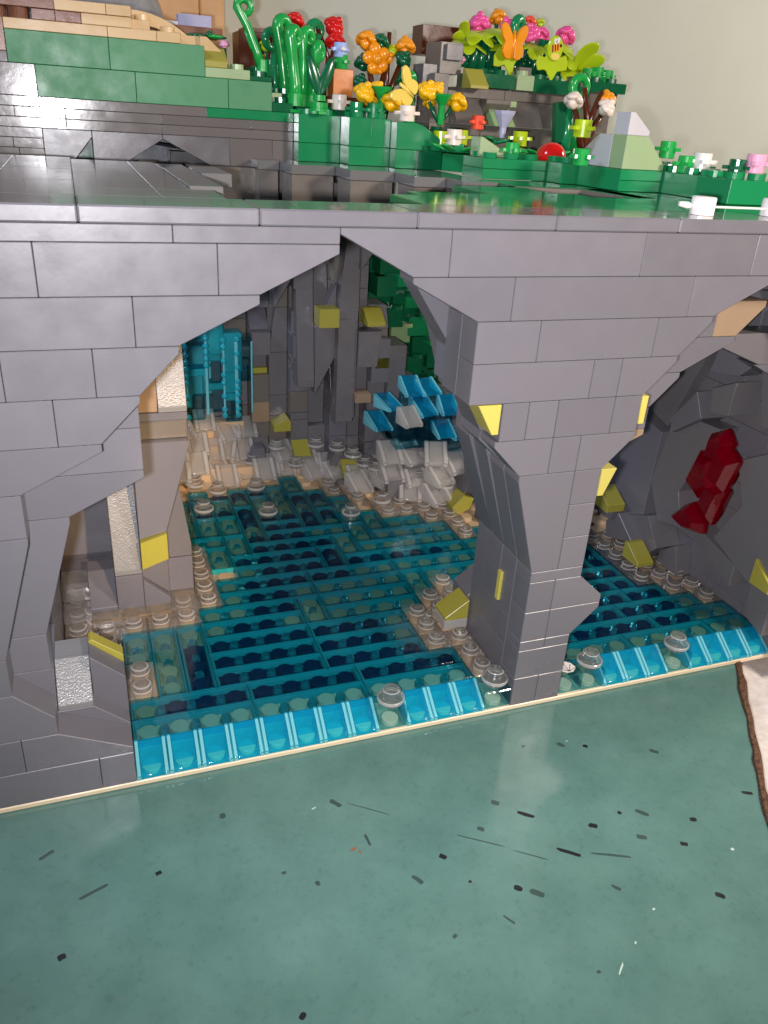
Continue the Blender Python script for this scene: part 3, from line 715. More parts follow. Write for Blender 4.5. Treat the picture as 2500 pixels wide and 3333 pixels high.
for m, poly, a0, a1, ax in (('olive', rect(4.9, 5.95, -7.2, -6.25), 18.9, 20, 'y'), ('olive', [(18.9, -7.2), (18.9, -7.0), (19.8, -6.4), (20.2, -6.4), (20.2, -7.2)], 7.45, 8.45, 'x'),
                            ('olive', rect(2.04, 2.98, -11.0, -10.1), 22.3, 23, 'y'), ('olive', [(3.05, -13.4), (4.0, -13.4), (4.0, -12.85), (3.85, -12.6), (3.05, -13.05)], 21.0, 22, 'y'),
                            ('olive', [(20.1, -14.6), (20.1, -14.5), (21.0, -13.9), (21.0, -14.6)], 4.0, 4.95, 'x'), ('olive', [(18.5, -15.5), (18.5, -15.35), (19.4, -14.6), (19.4, -15.5)], 6.4, 7.4, 'x'),
                            ('dtan', rect(2.03, 3.0, -13.1, -11.95), 21.94, 22.4, 'y'), ('olive', rect(8.2, 9.0, -9.6, -9.0), 19.5, 20, 'y'), ('olive', [(10.7, -15.9), (11.7, -15.5), (11.9, -14.9), (11.3, -14.7), (10.7, -15.3)], 13.6, 14.6, 'y'),
                            ('dtan', rect(7.0, 7.9, -11.3, -10.8), 19.0, 20, 'y'), ('dtan', [(6.3, -10.9), (6.9, -10.9), (6.9, -9.4), (6.3, -9.9)], 19.5, 20, 'y')):
    piece('slope_brick', cw, m, poly, a0, a1, ax)
for poly, a0, a1 in (([(11.4, -14.9), (12.4, -14.2), (12.6, -13.2), (12.0, -13.4)], 14.0, 15.5), ([(11.2, -15.3), (12.8, -14.8), (13.0, -13.0), (12.4, -13.4)], 14.4, 16), (rect(12, 16, -16, -10), 15.2, 16)):
    piece('slope_brick', cw, 'greyb', poly, a0, a1)

# green garden patch glimpsed through the gap at the right of the back wall
gp = thing('garden_patch', 'dark green studded plants seen through the gap in the cave wall', 'plants')
box('brick', gp, 'dgreen', 7, 15, 23.5, 24.5, -13, -2.4)
for x, z, m in ((9.7, -4.6, 'dgreen'), (10.6, -5.3, 'green'), (11.6, -6.6, 'green'), (12.5, -7.0, 'dgreen'), (10.9, -6.9, 'dgreen'), (11.9, -8.2, 'green'), (13.0, -8.6, 'bgreen'), (12.3, -9.4, 'dgreen'), (13.3, -10.2, 'dgreen'), (9.6, -5.8, 'dgreen'), (10.9, -8.6, 'sand'), (11.6, -10.4, 'dgreen'), (10.2, -7.6, 'dgreen'), (13.6, -11.4, 'dgreen'), (12.6, -11.6, 'dgreen')):
    piece('leaf_brick', gp, m, rect(x - .6, x + .6, z - .55, z + .55), 22.5 + rr.uniform(-.5, .5), 23.5, 'y')
    link('stud', CACHE.setdefault('stud_y' + m, mesh_from(lathe([(0, .2), (.29, .2), (.3, .18), (.3, 0)], 16), 'stud', m)), (x + .1, 22.2, z + .55), gp)

# ------------------------------------------------------------------ waterfall and splashing spray
wf = thing('waterfall', 'clear blue stacked bricks falling at the far left inside the cave', 'waterfall')
for x, y, z0, z1, m in ((-4.2, 22.0, -12.6, -3, 'fall'), (-3.2, 21.6, -12.2, -3, 'water'), (-2.3, 22.1, -12.4, -3, 'fall'), (-1.35, 21.5, -12.6, -3, 'water'), (-.35, 22.0, -12.4, -3, 'fall'), (.55, 21.7, -12.9, -8.0, 'water'), (1.15, 21.5, -10.6, -8.2, 'fall')):
    z = z0
    while z < z1 - .1:
        h = rr.choice((.4, .4, 1.2, 2.4)); h = min(h, z1 - z)
        box('water_brick', wf, m if rr.random() < .7 else ('water' if m == 'fall' else 'fall'), x, x + rr.choice((.8, .9, .96)), y + rr.uniform(-.1, .1), y + 1, z, z + h, bev=.06)
        z += h
box('back_panel', wf, 'mint', -5, .5, 22.95, 23.2, -12.4, -2.6, bev=.02)
for x, w_ in ((-3.4, .12), (-2.4, .16), (-1.5, .10), (-.5, .16), (.42, .12), (1.05, .18), (1.9, .1)): box('glint_bar', wf, 'waveglint', x, x + w_, 21.36, 21.5, -12.3 if x > -1 else -11.2, -8.4 if x > .4 else -3.4, bev=.03)  # thin bright bars added as painted glints down the falls
for x in (-1.45, -.42, .48, 1.2):
    z = -12.4 if x != -.42 else -9.6
    while z < -4:
        bm_ = CACHE.get('drop')
        if bm_ is None:
            b_ = bmesh.new(); bmesh.ops.create_uvsphere(b_, u_segments=10, v_segments=6, radius=.17); bm_ = CACHE['drop'] = mesh_from(b_, 'bead', 'fall', True)
        link('bead', bm_, (x, 21.45, z), wf); z += rr.choice((.34, .4, .75))
        if x > .4 and z > -8.2: break
bf = thing('blue_cascade', 'bright blue clear slopes of a small waterfall spilling from the cave wall on the right', 'waterfall')
for x, y, z, rz in ((8.9, 16.6, -10.3, 0), (9.9, 16.5, -10.3, 0), (8.0, 16.5, -11.0, 18), (9.5, 15.8, -11.2, 0), (10.6, 15.7, -11.1, 0), (7.2, 16.2, -11.9, 30), (11.2, 15.2, -12.3, -6), (10.3, 15.3, -12.2, 0)):
    o = link('slope_brick', CACHE['wave'], (x, y, z), bf); o.rotation_euler = (R(rr.uniform(-6, 6)), R(rr.uniform(-5, 5)), R(rz * .5 + rr.uniform(-9, 9))); o.scale = (1.08, rr.uniform(1.1, 1.5), rr.uniform(.65, .95))
for x, y, z0, z1 in ((8.9, 16.8, -12.8, -10.3), (9.9, 16.7, -12.8, -10.3), (8.0, 16.8, -12.6, -11.0), (9.4, 16.2, -13, -11.3), (10.5, 16.2, -13, -11.2), (11.2, 15.8, -13.2, -12.3), (8.3, 16.0, -12.9, -11.9)): box('water_brick', bf, 'water', x, x + .97, y, y + .9, z0, z1, bev=.05)
sp = thing('spray', 'clear slopes and round studs piled up as foaming spray at the back of the pool', 'spray')


def cheese(x, y, z, rot=0, s=1.12, m='glintclear', h=.8):
    key = ('chz', m, h)
    if key not in CACHE:
        bm = bmesh.new()

        def wedge(x0, x1, pr, mi):
            a = [bm.verts.new((x0, p, q)) for p, q in pr]; b = [bm.verts.new((x1, p, q)) for p, q in pr]; n = len(pr)
            for f in [bm.faces.new(a), bm.faces.new(list(reversed(b)))] + [bm.faces.new((a[i], b[i], b[(i + 1) % n], a[(i + 1) % n])) for i in range(n)]: f.material_index = mi
        pr = [(-.48, 0), (-.48, .16), (.38, h), (.48, h), (.48, 0)]
        wedge(-.48, -.27, pr, 1); wedge(.27, .48, pr, 1); wedge(-.27, .27, [(-.46, .02), (-.46, .15), (.38, h - .02), (.46, h - .02), (.46, h - .2), (-.3, .02)], 0)  # side walls carry the painted bright edges
        bmesh.ops.recalc_face_normals(bm, faces=bm.faces); bevel(bm, .09, 3)
        CACHE[key] = mesh_from(bm, 'clear_slope', ['froth', m], True)
    o = link('clear_slope', CACHE[key], (x, y, z), sp); o.rotation_euler.z = R(rot); o.scale = (s, s, s); return o


for x, y, z, r_ in ((8.2, 16.5, -13.7, 0), (11.6, 15.4, -14.1, 10), (9.6, 16.2, -15.0, 0), (9.2, 15.8, -15.6, -60), (8.3, 17.2, -15.4, 90), (8.2, 18.0, -15.6, 0), (5.9, 20.0, -15.5, 0), (4.8, 20.5, -15.3, 0), (6.1, 19.3, -15.7, 40), (5.0, 19.8, -15.7, 90), (7.1, 18.2, -15.7, 0), (3.6, 21.0, -15.0, 70), (2.9, 20.7, -15.6, 0),
                    (2.2, 19.6, -15.4, 0), (-.1, 20.2, -15.5, 80), (-1.4, 19.2, -14.6, 0), (-.3, 21, -14.6, 0), (1.7, 22, -13.8, 0), (.6, 21.7, -13.9, 60), (-2.4, 18.9, -14.8, 0), (-2.4, 19.6, -14.0, 20), (-1.2, 20.4, -14.0, 0), (.4, 21.2, -14.7, -30), (1.4, 21.2, -14.8, 180), (-1.8, 21, -13.4, 40), (-.6, 21.8, -13.2, 0),
                    (10.4, 15.6, -13.6, -30), (9.4, 16.4, -13.8, 90), (10.6, 15.2, -14.6, 60), (11.3, 14.6, -15.6, 120), (10.4, 15.0, -15.6, 40), (6.9, 17.4, -15.7, 90), (3.6, 20.6, -15.7, 0), (1.2, 20.4, -15.6, 90), (.2, 19.6, -15.6, 0), (8.4, 16.6, -14.8, 180)):
    cheese(x, y, z, max(-22, min(22, r_ if abs(r_) < 150 else 0)) * .8, 1.28 if y < 19 else 1.2)
cheese(8.9, 15.9, -11.5, 10, 1.1)
for k in range(18):
    t_ = rr.random(); x = -2.6 + 14 * t_; yy = 21.4 - max(0, x - 3) * .72 + rr.uniform(-1.0, .3)
    if x < 3: yy = 20.6 + rr.uniform(-1.2, 1.2)
    z = -15.65 + max(0, (yy - (19.6 - max(0, x - 3) * .72))) * rr.uniform(.4, .9)
    link('round_stud', CACHE['bubble'], (x, yy, z), sp)
for x0, x1, y0, y1, z1 in ((-3, 2, 20, 23, -14.9), (-3, 0, 21, 23, -14), (2, 6, 20.5, 22, -15.4), (6, 8, 18.5, 20.4, -15.5), (8, 12, 16, 20, -14.6), (9, 12.4, 16.4, 20, -13.0), (-1.5, 1.6, 22, 23, -13)):
    box('rock_base', sp, 'tansea' if x0 < 4 else 'greyb', x0, x1, y0, y1, -16.0, z1, studs=False)
for poly, a0, a1 in (([(1.1, -15.4), (2.4, -15.4), (2.4, -14.0), (1.9, -14.0)], 20.3, 21.2),): piece('slope_brick', sp, 'grey', poly, a0, a1)

# ------------------------------------------------------------------ right cave wall with the ruby
rc = thing('right_cave_wall', 'dark grey cave wall of leaning slope bricks seen through the right arch', 'brick wall')
z = -16.4; k = 0
while z < -.3:
    h = 1.2 if z < -1.6 else -.0 - z
    y = -1.0 + (k % 2) * 1.5
    while y < 13:
        w = rr.choice((2, 3, 4)); piece('brick', rc, rr.choice(('grey', 'greyb')), [(19, y), (21, y), (21, y + w), (19, y + w)], z, z + h, 'z'); y += w
    for X in range(12, 19, 2): piece('brick', rc, 'greyb', rect(X + k % 2, X + 2 + k % 2, z, z + h), 12.6, 13.6)
    z += h; k += 1
for poly, x0, x1 in (([(8, -9.6), (8, -13.9), (9.3, -15.2), (10.5, -15.2), (10.5, -9.2)], 18, 19.2), ([(4.6, -8.2), (6.1, -11.7), (5.5, -13.2), (7, -13.6), (8, -12), (7.4, -8.4)], 18, 19.1),
                     ([(4.9, -13.1), (4.9, -12.6), (2.0, -13.2), (2.0, -14.2)], 18, 19.1), ([(0, -7), (3.2, -9), (2.4, -10.6), (3.4, -12.6), (1.2, -13.4), (0, -13.4)], 17.9, 19.1),
                     ([(6.2, -14.6), (7.2, -13.4), (9.0, -14.2), (9.0, -15.4), (7, -15.6)], 17.6, 19), ([(7.4, -14.9), (8.8, -14.0), (9.6, -14.8), (9.4, -15.6)], 17.2, 19),
                     ([(5.2, -15.6), (5.6, -14.2), (6.6, -15.0), (6.6, -15.6)], 18.2, 19), ([(0.2, -14.0), (1.4, -13.2), (1.4, -15.2), (.2, -15.6)], 18.5, 19.1), ([(-.9, -13.6), (.8, -13.0), (.5, -12.2), (-.9, -12.0)], 18.4, 19.1),
                     ([(4.0, -6.0), (5.2, -6.6), (5.0, -7.6), (4.0, -7.4)], 17.6, 19), ([(5.4, -8.0), (7.0, -9.2), (7.2, -8.6), (6.0, -7.0)], 17.6, 19), ([(3.5, -5), (5.6, -4.2), (6.0, -6.2), (4.4, -5.9)], 18, 19),
                     ([(0, -4.8), (3.4, -5.2), (2.6, -7.4), (0, -7)], 18, 19.2), ([(6.5, -5), (9, -4.5), (9.8, -9), (8.2, -9.4)], 18.4, 19.2)):
    piece('slope_brick', rc, rr.choice(('grey', 'greyb')), poly, x0, x1, 'x')
for poly, x0, x1 in (([(6.0, -15.4), (6.0, -15.2), (7.0, -14.6), (7.2, -14.6), (7.2, -15.4)], 16.6, 17.5), ([(8.9, -14.0), (8.9, -13.6), (10, -13.0), (10, -14.0)], 16.6, 17.6), ([(-.1, -13.3), (-.1, -12.9), (.9, -12.2), (.9, -13.3)], 17.75, 18.7)):
    piece('slope_brick', rc, 'olive', poly, x0, x1, 'x')
ru = thing('ruby', 'faceted dark red clear crystal standing in a niche of the right cave wall', 'crystal')


def crystal(name, c, h, r, n=6, lean=(0, 0), m='ruby'):
    bm = bmesh.new(); rings = []
    for f, q in ((-.5, .45), (-.22, 1), (.2, 1), (.5, .3)):
        rings.append([bm.verts.new((r * q * math.cos(2 * math.pi * i / n + .4) + lean[0] * f * h, r * q * .8 * math.sin(2 * math.pi * i / n + .4) + lean[1] * f * h, f * h)) for i in range(n)])
    for a, b in zip(rings, rings[1:]):
        for i in range(n): bm.faces.new((a[i], a[(i + 1) % n], b[(i + 1) % n], b[i]))
    bm.faces.new(rings[0]); bm.faces.new(rings[-1]); bmesh.ops.recalc_face_normals(bm, faces=bm.faces); bevel(bm, .05)
    return link(name, mesh_from(bm, name, m), c, ru)


def gem(outline, c, x0, x1, inset):
    """Cut stone: an outline, a sloping girdle and a smaller table face on either side."""
    bm = bmesh.new(); cy_, cz = c; n = len(outline)
    ring = lambda k, x: [bm.verts.new((x, cy_ + (y - cy_) * k, cz + (z - cz) * k)) for y, z in outline]
    rs = [ring(inset, x0), ring(1, x0 + (x1 - x0) * .38), ring(1, x0 + (x1 - x0) * .62), ring(inset, x1)]
    for a, b in zip(rs, rs[1:]):
        for i in range(n): bm.faces.new((a[i], a[(i + 1) % n], b[(i + 1) % n], b[i]))
    bm.faces.new(rs[0]); bm.faces.new(rs[-1])
    return link('facet_block', mesh_from(bm, 'facet_block', 'ruby'), (0, 0, 0), ru)


gem([(4.7, -8.4), (3.9, -7.9), (3.4, -8.4), (3.9, -9.5), (4.8, -9.6)], (4.1, -8.8), 17.35, 18.2, .6)
gem([(3.9, -8.3), (2.83, -8.9), (3.2, -10.4), (4.2, -10.2)], (3.5, -9.5), 17.2, 18.2, .62)
gem([(5.1, -9.3), (4.2, -9.2), (3.7, -10.6), (4.6, -11.3), (5.55, -10.9)], (4.6, -10.3), 17.35, 18.3, .6)
gem([(4.3, -10.2), (3.2, -10.3), (3.4, -11.0), (3.6, -12.1), (4.6, -11.5)], (3.8, -11.1), 17.45, 18.4, .6)
gem([(4.55, -11.45), (3.65, -12.05), (3.62, -12.5), (4.56, -12.75), (5.6, -12.55), (5.0, -11.8)], (4.55, -12.2), 17.1, 18.1, .62)

# ------------------------------------------------------------------ plateau on top
pt = thing('plateau', 'polished flat tiles around the opening on top of the front wall', 'plateau')


def tile(x0, y0, x1, y1, m='greytop', z0=0.0, z1=0.4): return box('tile', pt, m, x0, x1, y0, y1, z0, z1, bev=.02)


for X0, X1, ys in ((-14, -10, (2, 5, 9, 13, 16)), (-10, -8, (2, 8, 11, 16)), (-8, -6, (2, 6.1, 10.1, 13, 16)), (-6, -4, (2, 3.9, 6.7, 9.5, 12, 15))):
    for a, b in zip(ys, ys[1:]): tile(X0, a, X1, b)
tile(-4, 2, -2.4, 4.1); tile(-4, 4.1, -3, 8); tile(-4, 8, -3, 11.8); tile(-4, 11.8, -3, 15)
tile(-3, 4.6, -2.05, 7.1, z0=.06, z1=.46); tile(-3, 7.3, -2, 11.8, z0=.06, z1=.44); tile(-2, 9.2, -1, 12.3, z0=.06, z1=.48); tile(-3, 12, -2, 14.4)
box('brick', pt, 'brown', -4, -2.5, 3, 15, -1.2, 0); box('brick', pt, 'brown', -2.6, -1.6, 8, 14.8, -1.2, 0)
for X in range(-14, -4, 2): box('brick', pt, 'greyb', X, X + 2, 2, 16, -1.2, 0)
for a in ((3, 2, 7, 4.8), (4, 4.8, 7, 6), (7, 2, 11, 7), (7, 7, 10, 9.1), (11, 2, 15, 6), (15, 2, 20, 5), (13, 6, 20, 9)): tile(*a, m='greentop'); box('brick', pt, 'brown', a[0] + .1, a[2], a[1] + .1, a[3], -1.2, 0)
tile(13, 9, 20, 14, m='greentop'); tile(10, 9.9, 13, 13, m='greentop'); tile(12.9, 6.2, 13.9, 9.9, m='greentop')
# stepped far rim of the opening
for x0, x1, y0 in ((2, 3, 19.5), (3, 5, 17.3), (5, 7, 15.1), (7, 8.4, 12.8), (8.4, 10, 11.2)):
    tile(x0, y0, x1, 23, 'greytop'); box('brick', pt, 'brown', x0 + .06, x1 - .02, y0 + .12, y0 + 2, -1.2, 0); box('brick', pt, 'brown', x0 + .06, x1, y0 + .12, y0 + 2, -2.4, -1.2)
piece('brick', pt, 'brown', [(10, 9.75), (12.6, 9.3), (13.0, 6.1), (13.4, 6.2), (13.2, 9.9), (10, 10.4)], -1.2, .38, 'z')
box('brick', pt, 'brown', -1, 3, 20.6, 23, -2.4, 0)
# cap tops are polished, so lay the shine where the sheet of tiles is
for o in list(fw.children):
    if o.name.startswith('cap_tile'):
        me = o.data
        if len(me.materials) == 1:
            me.materials.append(M['greytop'])
            for p in me.polygons:
                if p.normal.z > .9: p.material_index = 1
pins = thing('white_pin', 'white peg with a thin rod lying on the polished rim at the right', 'peg', 'white pegs on the rim', loc=(11.7, 1.2, .4))
link('peg', mesh_from(lathe([(0, .5), (.33, .5), (.36, .46), (.36, 0), (0, 0)], 20), 'peg', 'white'), (0, 0, 0), pins)
link('rod', mesh_from(tube([(.3, 0, .22), (2.9, .1, .20)], .035, 8), 'rod', 'white'), (0, 0, 0), pins)
link('blade', mesh_from(tube([(-.3, .05, .22), (-.5, .1, .24), (-.75, .15, .27)], [.05, .10, .07], 8), 'blade', 'white'), (0, 0, 0), pins)
p2 = thing('white_pin', 'white peg at the right edge of the photo, touching the end of the thin rod', 'peg', 'white pegs on the rim', loc=(14.5, 1.3, .4))
link('peg', bpy.data.objects['peg'].data, (0, 0, 0), p2)

# ------------------------------------------------------------------ hillside behind
hw = thing('hill_wall', 'worn green and grey brick wall rising behind the plateau on the left', 'brick wall')


def hb(x0, x1, z0, z1, m, y0=21, y1=23, studs=False): return box('brick', hw, m, x0, x1, y0, y1, z0, z1, studs=studs)


H = [(-14, -11, .0, .4), (-11, -8, 0, .4), (-8, -7, 0, .4), (-14, -8.2, .4, .8), (-8.2, -7, .4, .8), (-13, -7, .8, 1.2), (1, 3, 0, 1.2), (3, 4, 0, 1.2), (-12, -6, 1.2, 1.6), (-6, -2, 1.2, 1.6), (-2, 4, 1.2, 1.6),
     (-14, -8, 1.6, 2.0), (-8, -6, 1.6, 2.0), (-6, -2, 1.6, 2.0), (-2, 2, 1.6, 2.0), (2, 4, 1.6, 2.0), (-12, -7, 2.0, 2.4), (-7, -6, 2.0, 2.4), (-6, 0, 2.0, 2.4), (-11, -7, 2.4, 3.6), (-15, -11, 2.4, 3.6), (-12, -8, 3.6, 4.0)]
for a in H: hb(*a, 'greyshine')
piece('slope_brick', hw, 'greyb', [(-7, 1.2), (-5, 1.2), (-5, .95), (-5.8, 0), (-7, 0)], 21, 23)
piece('slope_brick', hw, 'greyb', [(-5, 1.2), (-2, 1.2), (-2, 1.0), (-3.6, .0), (-5, 0)], 21, 23)
piece('slope_brick', hw, 'greyb', [(-2, 1.2), (1, 1.2), (1, 0), (.1, 0), (-2, 1.02)], 21, 23)
hb(0, 4, 2.0, 2.4, 'green'); hb(-7, -3, 2.4, 3.6, 'greenw'); hb(-3, 1, 2.4, 3.6, 'greenw'); hb(1, 3, 2.4, 3.6, 'greenw'); hb(-8, -4, 3.6, 4.8, 'greenw'); hb(-4, 0, 3.6, 4.8, 'greenw')
hb(3, 4, 2.4, 2.8, 'dgreen', studs=True); hb(-12, -8, 4.0, 5.2, 'nougat'); hb(0, 2, 3.6, 4.0, 'sandb', studs=True); hb(2, 3, 3.6, 3.8, 'dgreen', studs=True); hb(3, 3.6, 2.8, 3.2, 'sandb', 21.6, 23, False)
piece('slope_brick', hw, 'olive', [(21, 4.0), (21, 4.25), (21.8, 4.8), (22, 4.8), (22, 4.0)], 0, 1, 'x')
hb(-8, -4, 4.8, 5.2, 'tan'); hb(-4, -2, 4.8, 5.2, 'tan'); hb(-2, -1, 4.8, 5.2, 'tan', studs=True); hb(-1, 0, 4.8, 5.2, 'tan', 21.9, 23)
piece('slope_brick', hw, 'tan', [(-.1, 5.2), (.2, 5.2), (1.0, 4.55), (-.1, 4.5)], 21.6, 22.4)
hb(-6.0, -5.0, 5.2, 5.6, 'nougat'); hb(-6.9, -6, 5.2, 5.6, 'nougat'); hb(-5, -3.0, 5.2, 5.6, 'tan'); hb(-3, -2.2, 5.2, 5.6, 'tan', 21.6, 23, True)
for x in (-8.3, -7.4): link('round_brick', CACHE.setdefault('rb', mesh_from(lathe([(0, .42), (.42, .42), (.44, .4), (.44, 0), (0, 0)], 20), 'round_brick', 'nougat')), (x, 21.5, 5.2), hw)
hb(-11, -6.0, 5.6, 6.0, 'nougat', 20.9); hb(-6, -4, 5.6, 6.0, 'tan', 20.9); hb(-4, -3, 5.6, 6.0, 'tan', 20.9)
cur = [(-3.0, 5.6), (-3, 6.0)] + [(-3 + 2.6 * k / 8, 6.0 - .9 * (k / 8) ** 2.2) for k in range(1, 9)] + [(-.4, 5.0), (-1, 5.2)]
piece('curved_slope', hw, 'tan', cur, 22.2, 23.2, bev=.01)
hb(-2, 1.5, 5.4, 5.8, 'nougat', 25, 27); hb(-.4, 1.2, 5.8, 6.4, 'lav', 26.4, 27.2); hb(-1.0, -.4, 5.8, 6.05, 'white', 26.4, 27.2)
hb(-16, 6, -1, 4.0, 'dgreen', 23.3, 30); hb(-16, 0, 4.0, 4.8, 'dgreen', 23.2, 26)
bx = thing('black_engine', 'small black studded machine seen inside the arched opening of the hill wall', 'machine', loc=(-1.2, 23.2, 0))
box('panel', bx, 'slate', -3, 3, .0, .2, -1, 1.5); box('block', bx, 'black', -.4, 2.2, -1.2, -.2, -.4, .5); box('block', bx, 'black', .1, .8, -1.0, -.2, .5, 1.0)
link('barrel', mesh_from(tube([(-1.0, -.6, .78), (.3, -.6, .62)], .09, 10), 'barrel', 'black'), (0, 0, 0), bx)
for k in range(4): link('fin', mesh_from(lathe([(0, .06), (.3, .06), (.3, 0), (0, 0)], 14), 'fin', 'dgreen'), (.45, -.7, 1.0 + k * .09), bx)

# green ledges in the middle
gl = thing('green_ledge', 'stepped green brick ledges rising behind the opening in the middle', 'brick wall')


def gb(x0, x1, y0, y1, z0, z1, m='green', studs=False): return box('brick', gl, m, x0, x1, y0, y1, z0, z1, studs=studs)


gb(4, 6, 20, 22, .4, 1.2); gb(4, 6, 20, 22, 1.2, 2.4, studs=True); gb(3.9, 4.0, 20.4, 21, .4, 2.4, 'lav') if False else None
gb(6, 8, 18.6, 21, .4, 1.2); gb(6, 7.1, 18.6, 20.6, 1.2, 2.4, studs=True); gb(7.1, 8, 18.6, 20.6, 1.2, 2.4, studs=True)
gb(8, 10.15, 17.8, 20, .4, 1.2); piece('slope_brick', gl, 'green', [(8, 1.2), (8, 2.32), (8.95, 2.32), (9.3, 2.22), (10.15, 1.72), (10.2, 1.2)], 17.8, 20)
piece('wedge_plate', gl, 'green', [(10.15, 17.6), (12.0, 14.4), (12.4, 15), (10.6, 18.4)], .4, 1.15, 'z'); gb(10.15, 12, 17.5, 20, .4, 1.2, 'dgreen', True)
gb(10.1, 13.1, 13, 15, .4, .8, studs=False); gb(10.1, 13.1, 13, 15, .8, 1.2, studs=True); gb(12.2, 13.1, 15, 18, .4, 1.2, 'dgreen', True)
gb(13.15, 14.1, 11.8, 14, .4, 1.2, studs=True); gb(13.1, 16.0, 14, 17, .4, 1.2, 'dgreen', True)
gb(14.1, 16.05, 9.0, 12, .4, .8, 'green'); gb(14.1, 16.05, 9.0, 12, .8, 1.2, 'green'); piece('wedge_plate', gl, 'green', [(13.9, 11.7), (14.1, 9.0), (14.3, 9.2), (14.3, 12)], .4, 1.18, 'z')
gb(16.1, 18, 6.5, 10, .4, 1.2, 'green', True); gb(15.7, 19, 4.7, 6.5, .4, 1.22, 'green', True); gb(16, 20, 10, 14, .4, 1.2, 'dgreen', True)
gb(6.2, 13, 21.5, 27, .4, 2.0, 'dgreen', True); gb(4.4, 8, 22, 27, 2.0, 2.8, 'dgreen', True); gb(9, 22, 17.5, 21.5, .4, 1.2, 'dgreen', True)
gb(2.4, 4.2, 22, 25, 2.4, 3.2, 'dgreen', True); gb(1.2, 2.8, 22.4, 25, 3.2, 4.0, 'dgreen', True); gb(3.0, 4.0, 23, 26, 3.2, 4.4, 'green', True); gb(.2, 1.4, 23.5, 26, 4.0, 4.8, 'dgreen', True)
# boulder
bo = thing('boulder', 'pale angular boulder of slope pieces standing on the green ledge at the right', 'boulder', loc=(14.1, 9.0, 1.2))
piece('slope_brick', bo, 'sandb', [(0, 0), (0, 1.2), (.98, 1.2), (1.95, .2), (1.95, 0)], 0, .95)
piece('slope_brick', bo, 'lblue', [(.95, 0), (.95, 1.2), (2.0, 1.2), (3.4, .1), (3.4, 0)], 0, .9, 'x') if False else piece('slope_brick', bo, 'lgrey', [(.95, 0), (.95, 1.2), (1.9, 1.2), (3.6, .15), (3.6, 0)], 0, .95, 'x')
piece('slope_brick', bo, 'lgrey', [(0, 1.2), (0, 2.0), (.2, 2.0), (1.0, 1.36), (1.0, 1.2)], 0, .95)

# ------------------------------------------------------------------ plants and creatures on the hill
def blob(r, lobes=5, amp=.14, sq=.85, seed=0, u=16, v=10):
    """Moulded flower head: rings of overlapping rounded petals closing round a bud."""
    q = random.Random(seed); bm = bmesh.new()
    base = Matrix.Rotation(q.uniform(-.6, .6), 4, 'X') @ Matrix.Rotation(q.uniform(-.6, .6), 4, 'Y')
    for n, rad, zc, s_, tilt in ((lobes, .52, -.10, .50, .9), (4, .34, .26, .42, .5), (1, 0, .5, .30, 0), (1, 0, -.25, .55, 0)):
        for i in range(n):
            a = 2 * math.pi * (i + q.random() * .2) / n + n; rs = bmesh.ops.create_uvsphere(bm, u_segments=9, v_segments=6, radius=1)
            m_ = base @ Matrix.Rotation(a, 4, 'Z') @ Matrix.Translation((rad, 0, zc * sq)) @ Matrix.Rotation(tilt, 4, 'Y')
            for w in rs['verts']: w.co = (m_ @ Vector((w.co.x * s_ * .72, w.co.y * s_, w.co.z * s_ * .5 if n > 1 else w.co.z * s_))) * r
    return bm


def daisy(r, n=5):
    bm = bmesh.new()
    for i in range(n):
        a = 2 * math.pi * i / n; d = Vector((math.cos(a), 0, math.sin(a)))
        rs = bmesh.ops.create_uvsphere(bm, u_segments=10, v_segments=6, radius=1)
        for w in rs['verts']: w.co = Vector((w.co.x * .42, w.co.y * .22, w.co.z * .42)) * r + d * r * .58
    rs = bmesh.ops.create_uvsphere(bm, u_segments=12, v_segments=8, radius=1)
    for w in rs['verts']: w.co = Vector((w.co.x * .42, w.co.y * .42, w.co.z * .42)) * r
    return bm


def fplate():
    bm = lathe([(0, .62), (.29, .62), (.31, .60), (.31, .40), (.31, .22), (.31, .02), (.29, 0), (0, 0)], 20)
    for i in range(4):
        a = math.pi / 2 * i + .4; add_cyl(bm, (.36 * math.cos(a), .36 * math.sin(a), .33), .17, .13, 10)
    return bm


def head(name, parent, mat, c, r, kind='blob', seed=0, tilt=(0, 0, 0), **k):
    r *= 1.2; key = ('h', kind, mat, round(r, 2), seed)
    if key not in CACHE: CACHE[key] = mesh_from(blob(r, seed=seed, **k) if kind == 'blob' else daisy(r), name, mat, True)
    o = link(name, CACHE[key], c, parent); o.rotation_euler = [R(t_) for t_ in tilt]; return o


def stalk(parent, mat, pts, r, name='stalk'): return link(name, mesh_from(tube(pts, r, 10), name, mat, True), (0, 0, 0), parent)


def curl(label, base, top, rc_, rt, mat='bgreen', group='curled fern shoots', turn=1, yaw=0.0):
    b = Vector(base); t_ = Vector(top) - b
    o = thing('fern_curl', label, 'plant', group, base)
    pts = [Vector((0, 0, 0)), t_ * .3, t_ * .7 - Vector((turn * rc_ * .3, 0, 0))]
    rads = [rt * 1.25, rt * 1.1, rt]
    cen = t_
    for i in range(15):
        a = math.pi - i / 14 * math.pi * 1.9; q = rc_ * (1 - .02 * i)
        dx = math.cos(a) * q * turn
        pts.append(cen + Vector((dx * math.cos(yaw), dx * math.sin(yaw), math.sin(a) * q))); rads.append(rt * (1 - .025 * i))
    link('stem', mesh_from(tube(pts, rads, 10), 'stem', mat, True), (0, 0, 0), o)
    link('socket', mesh_from(lathe([(0, .5), (rt * 1.35, .5), (rt * 1.4, 0), (0, 0)], 16), 'socket', mat), (0, 0, -.1), o)
    return o


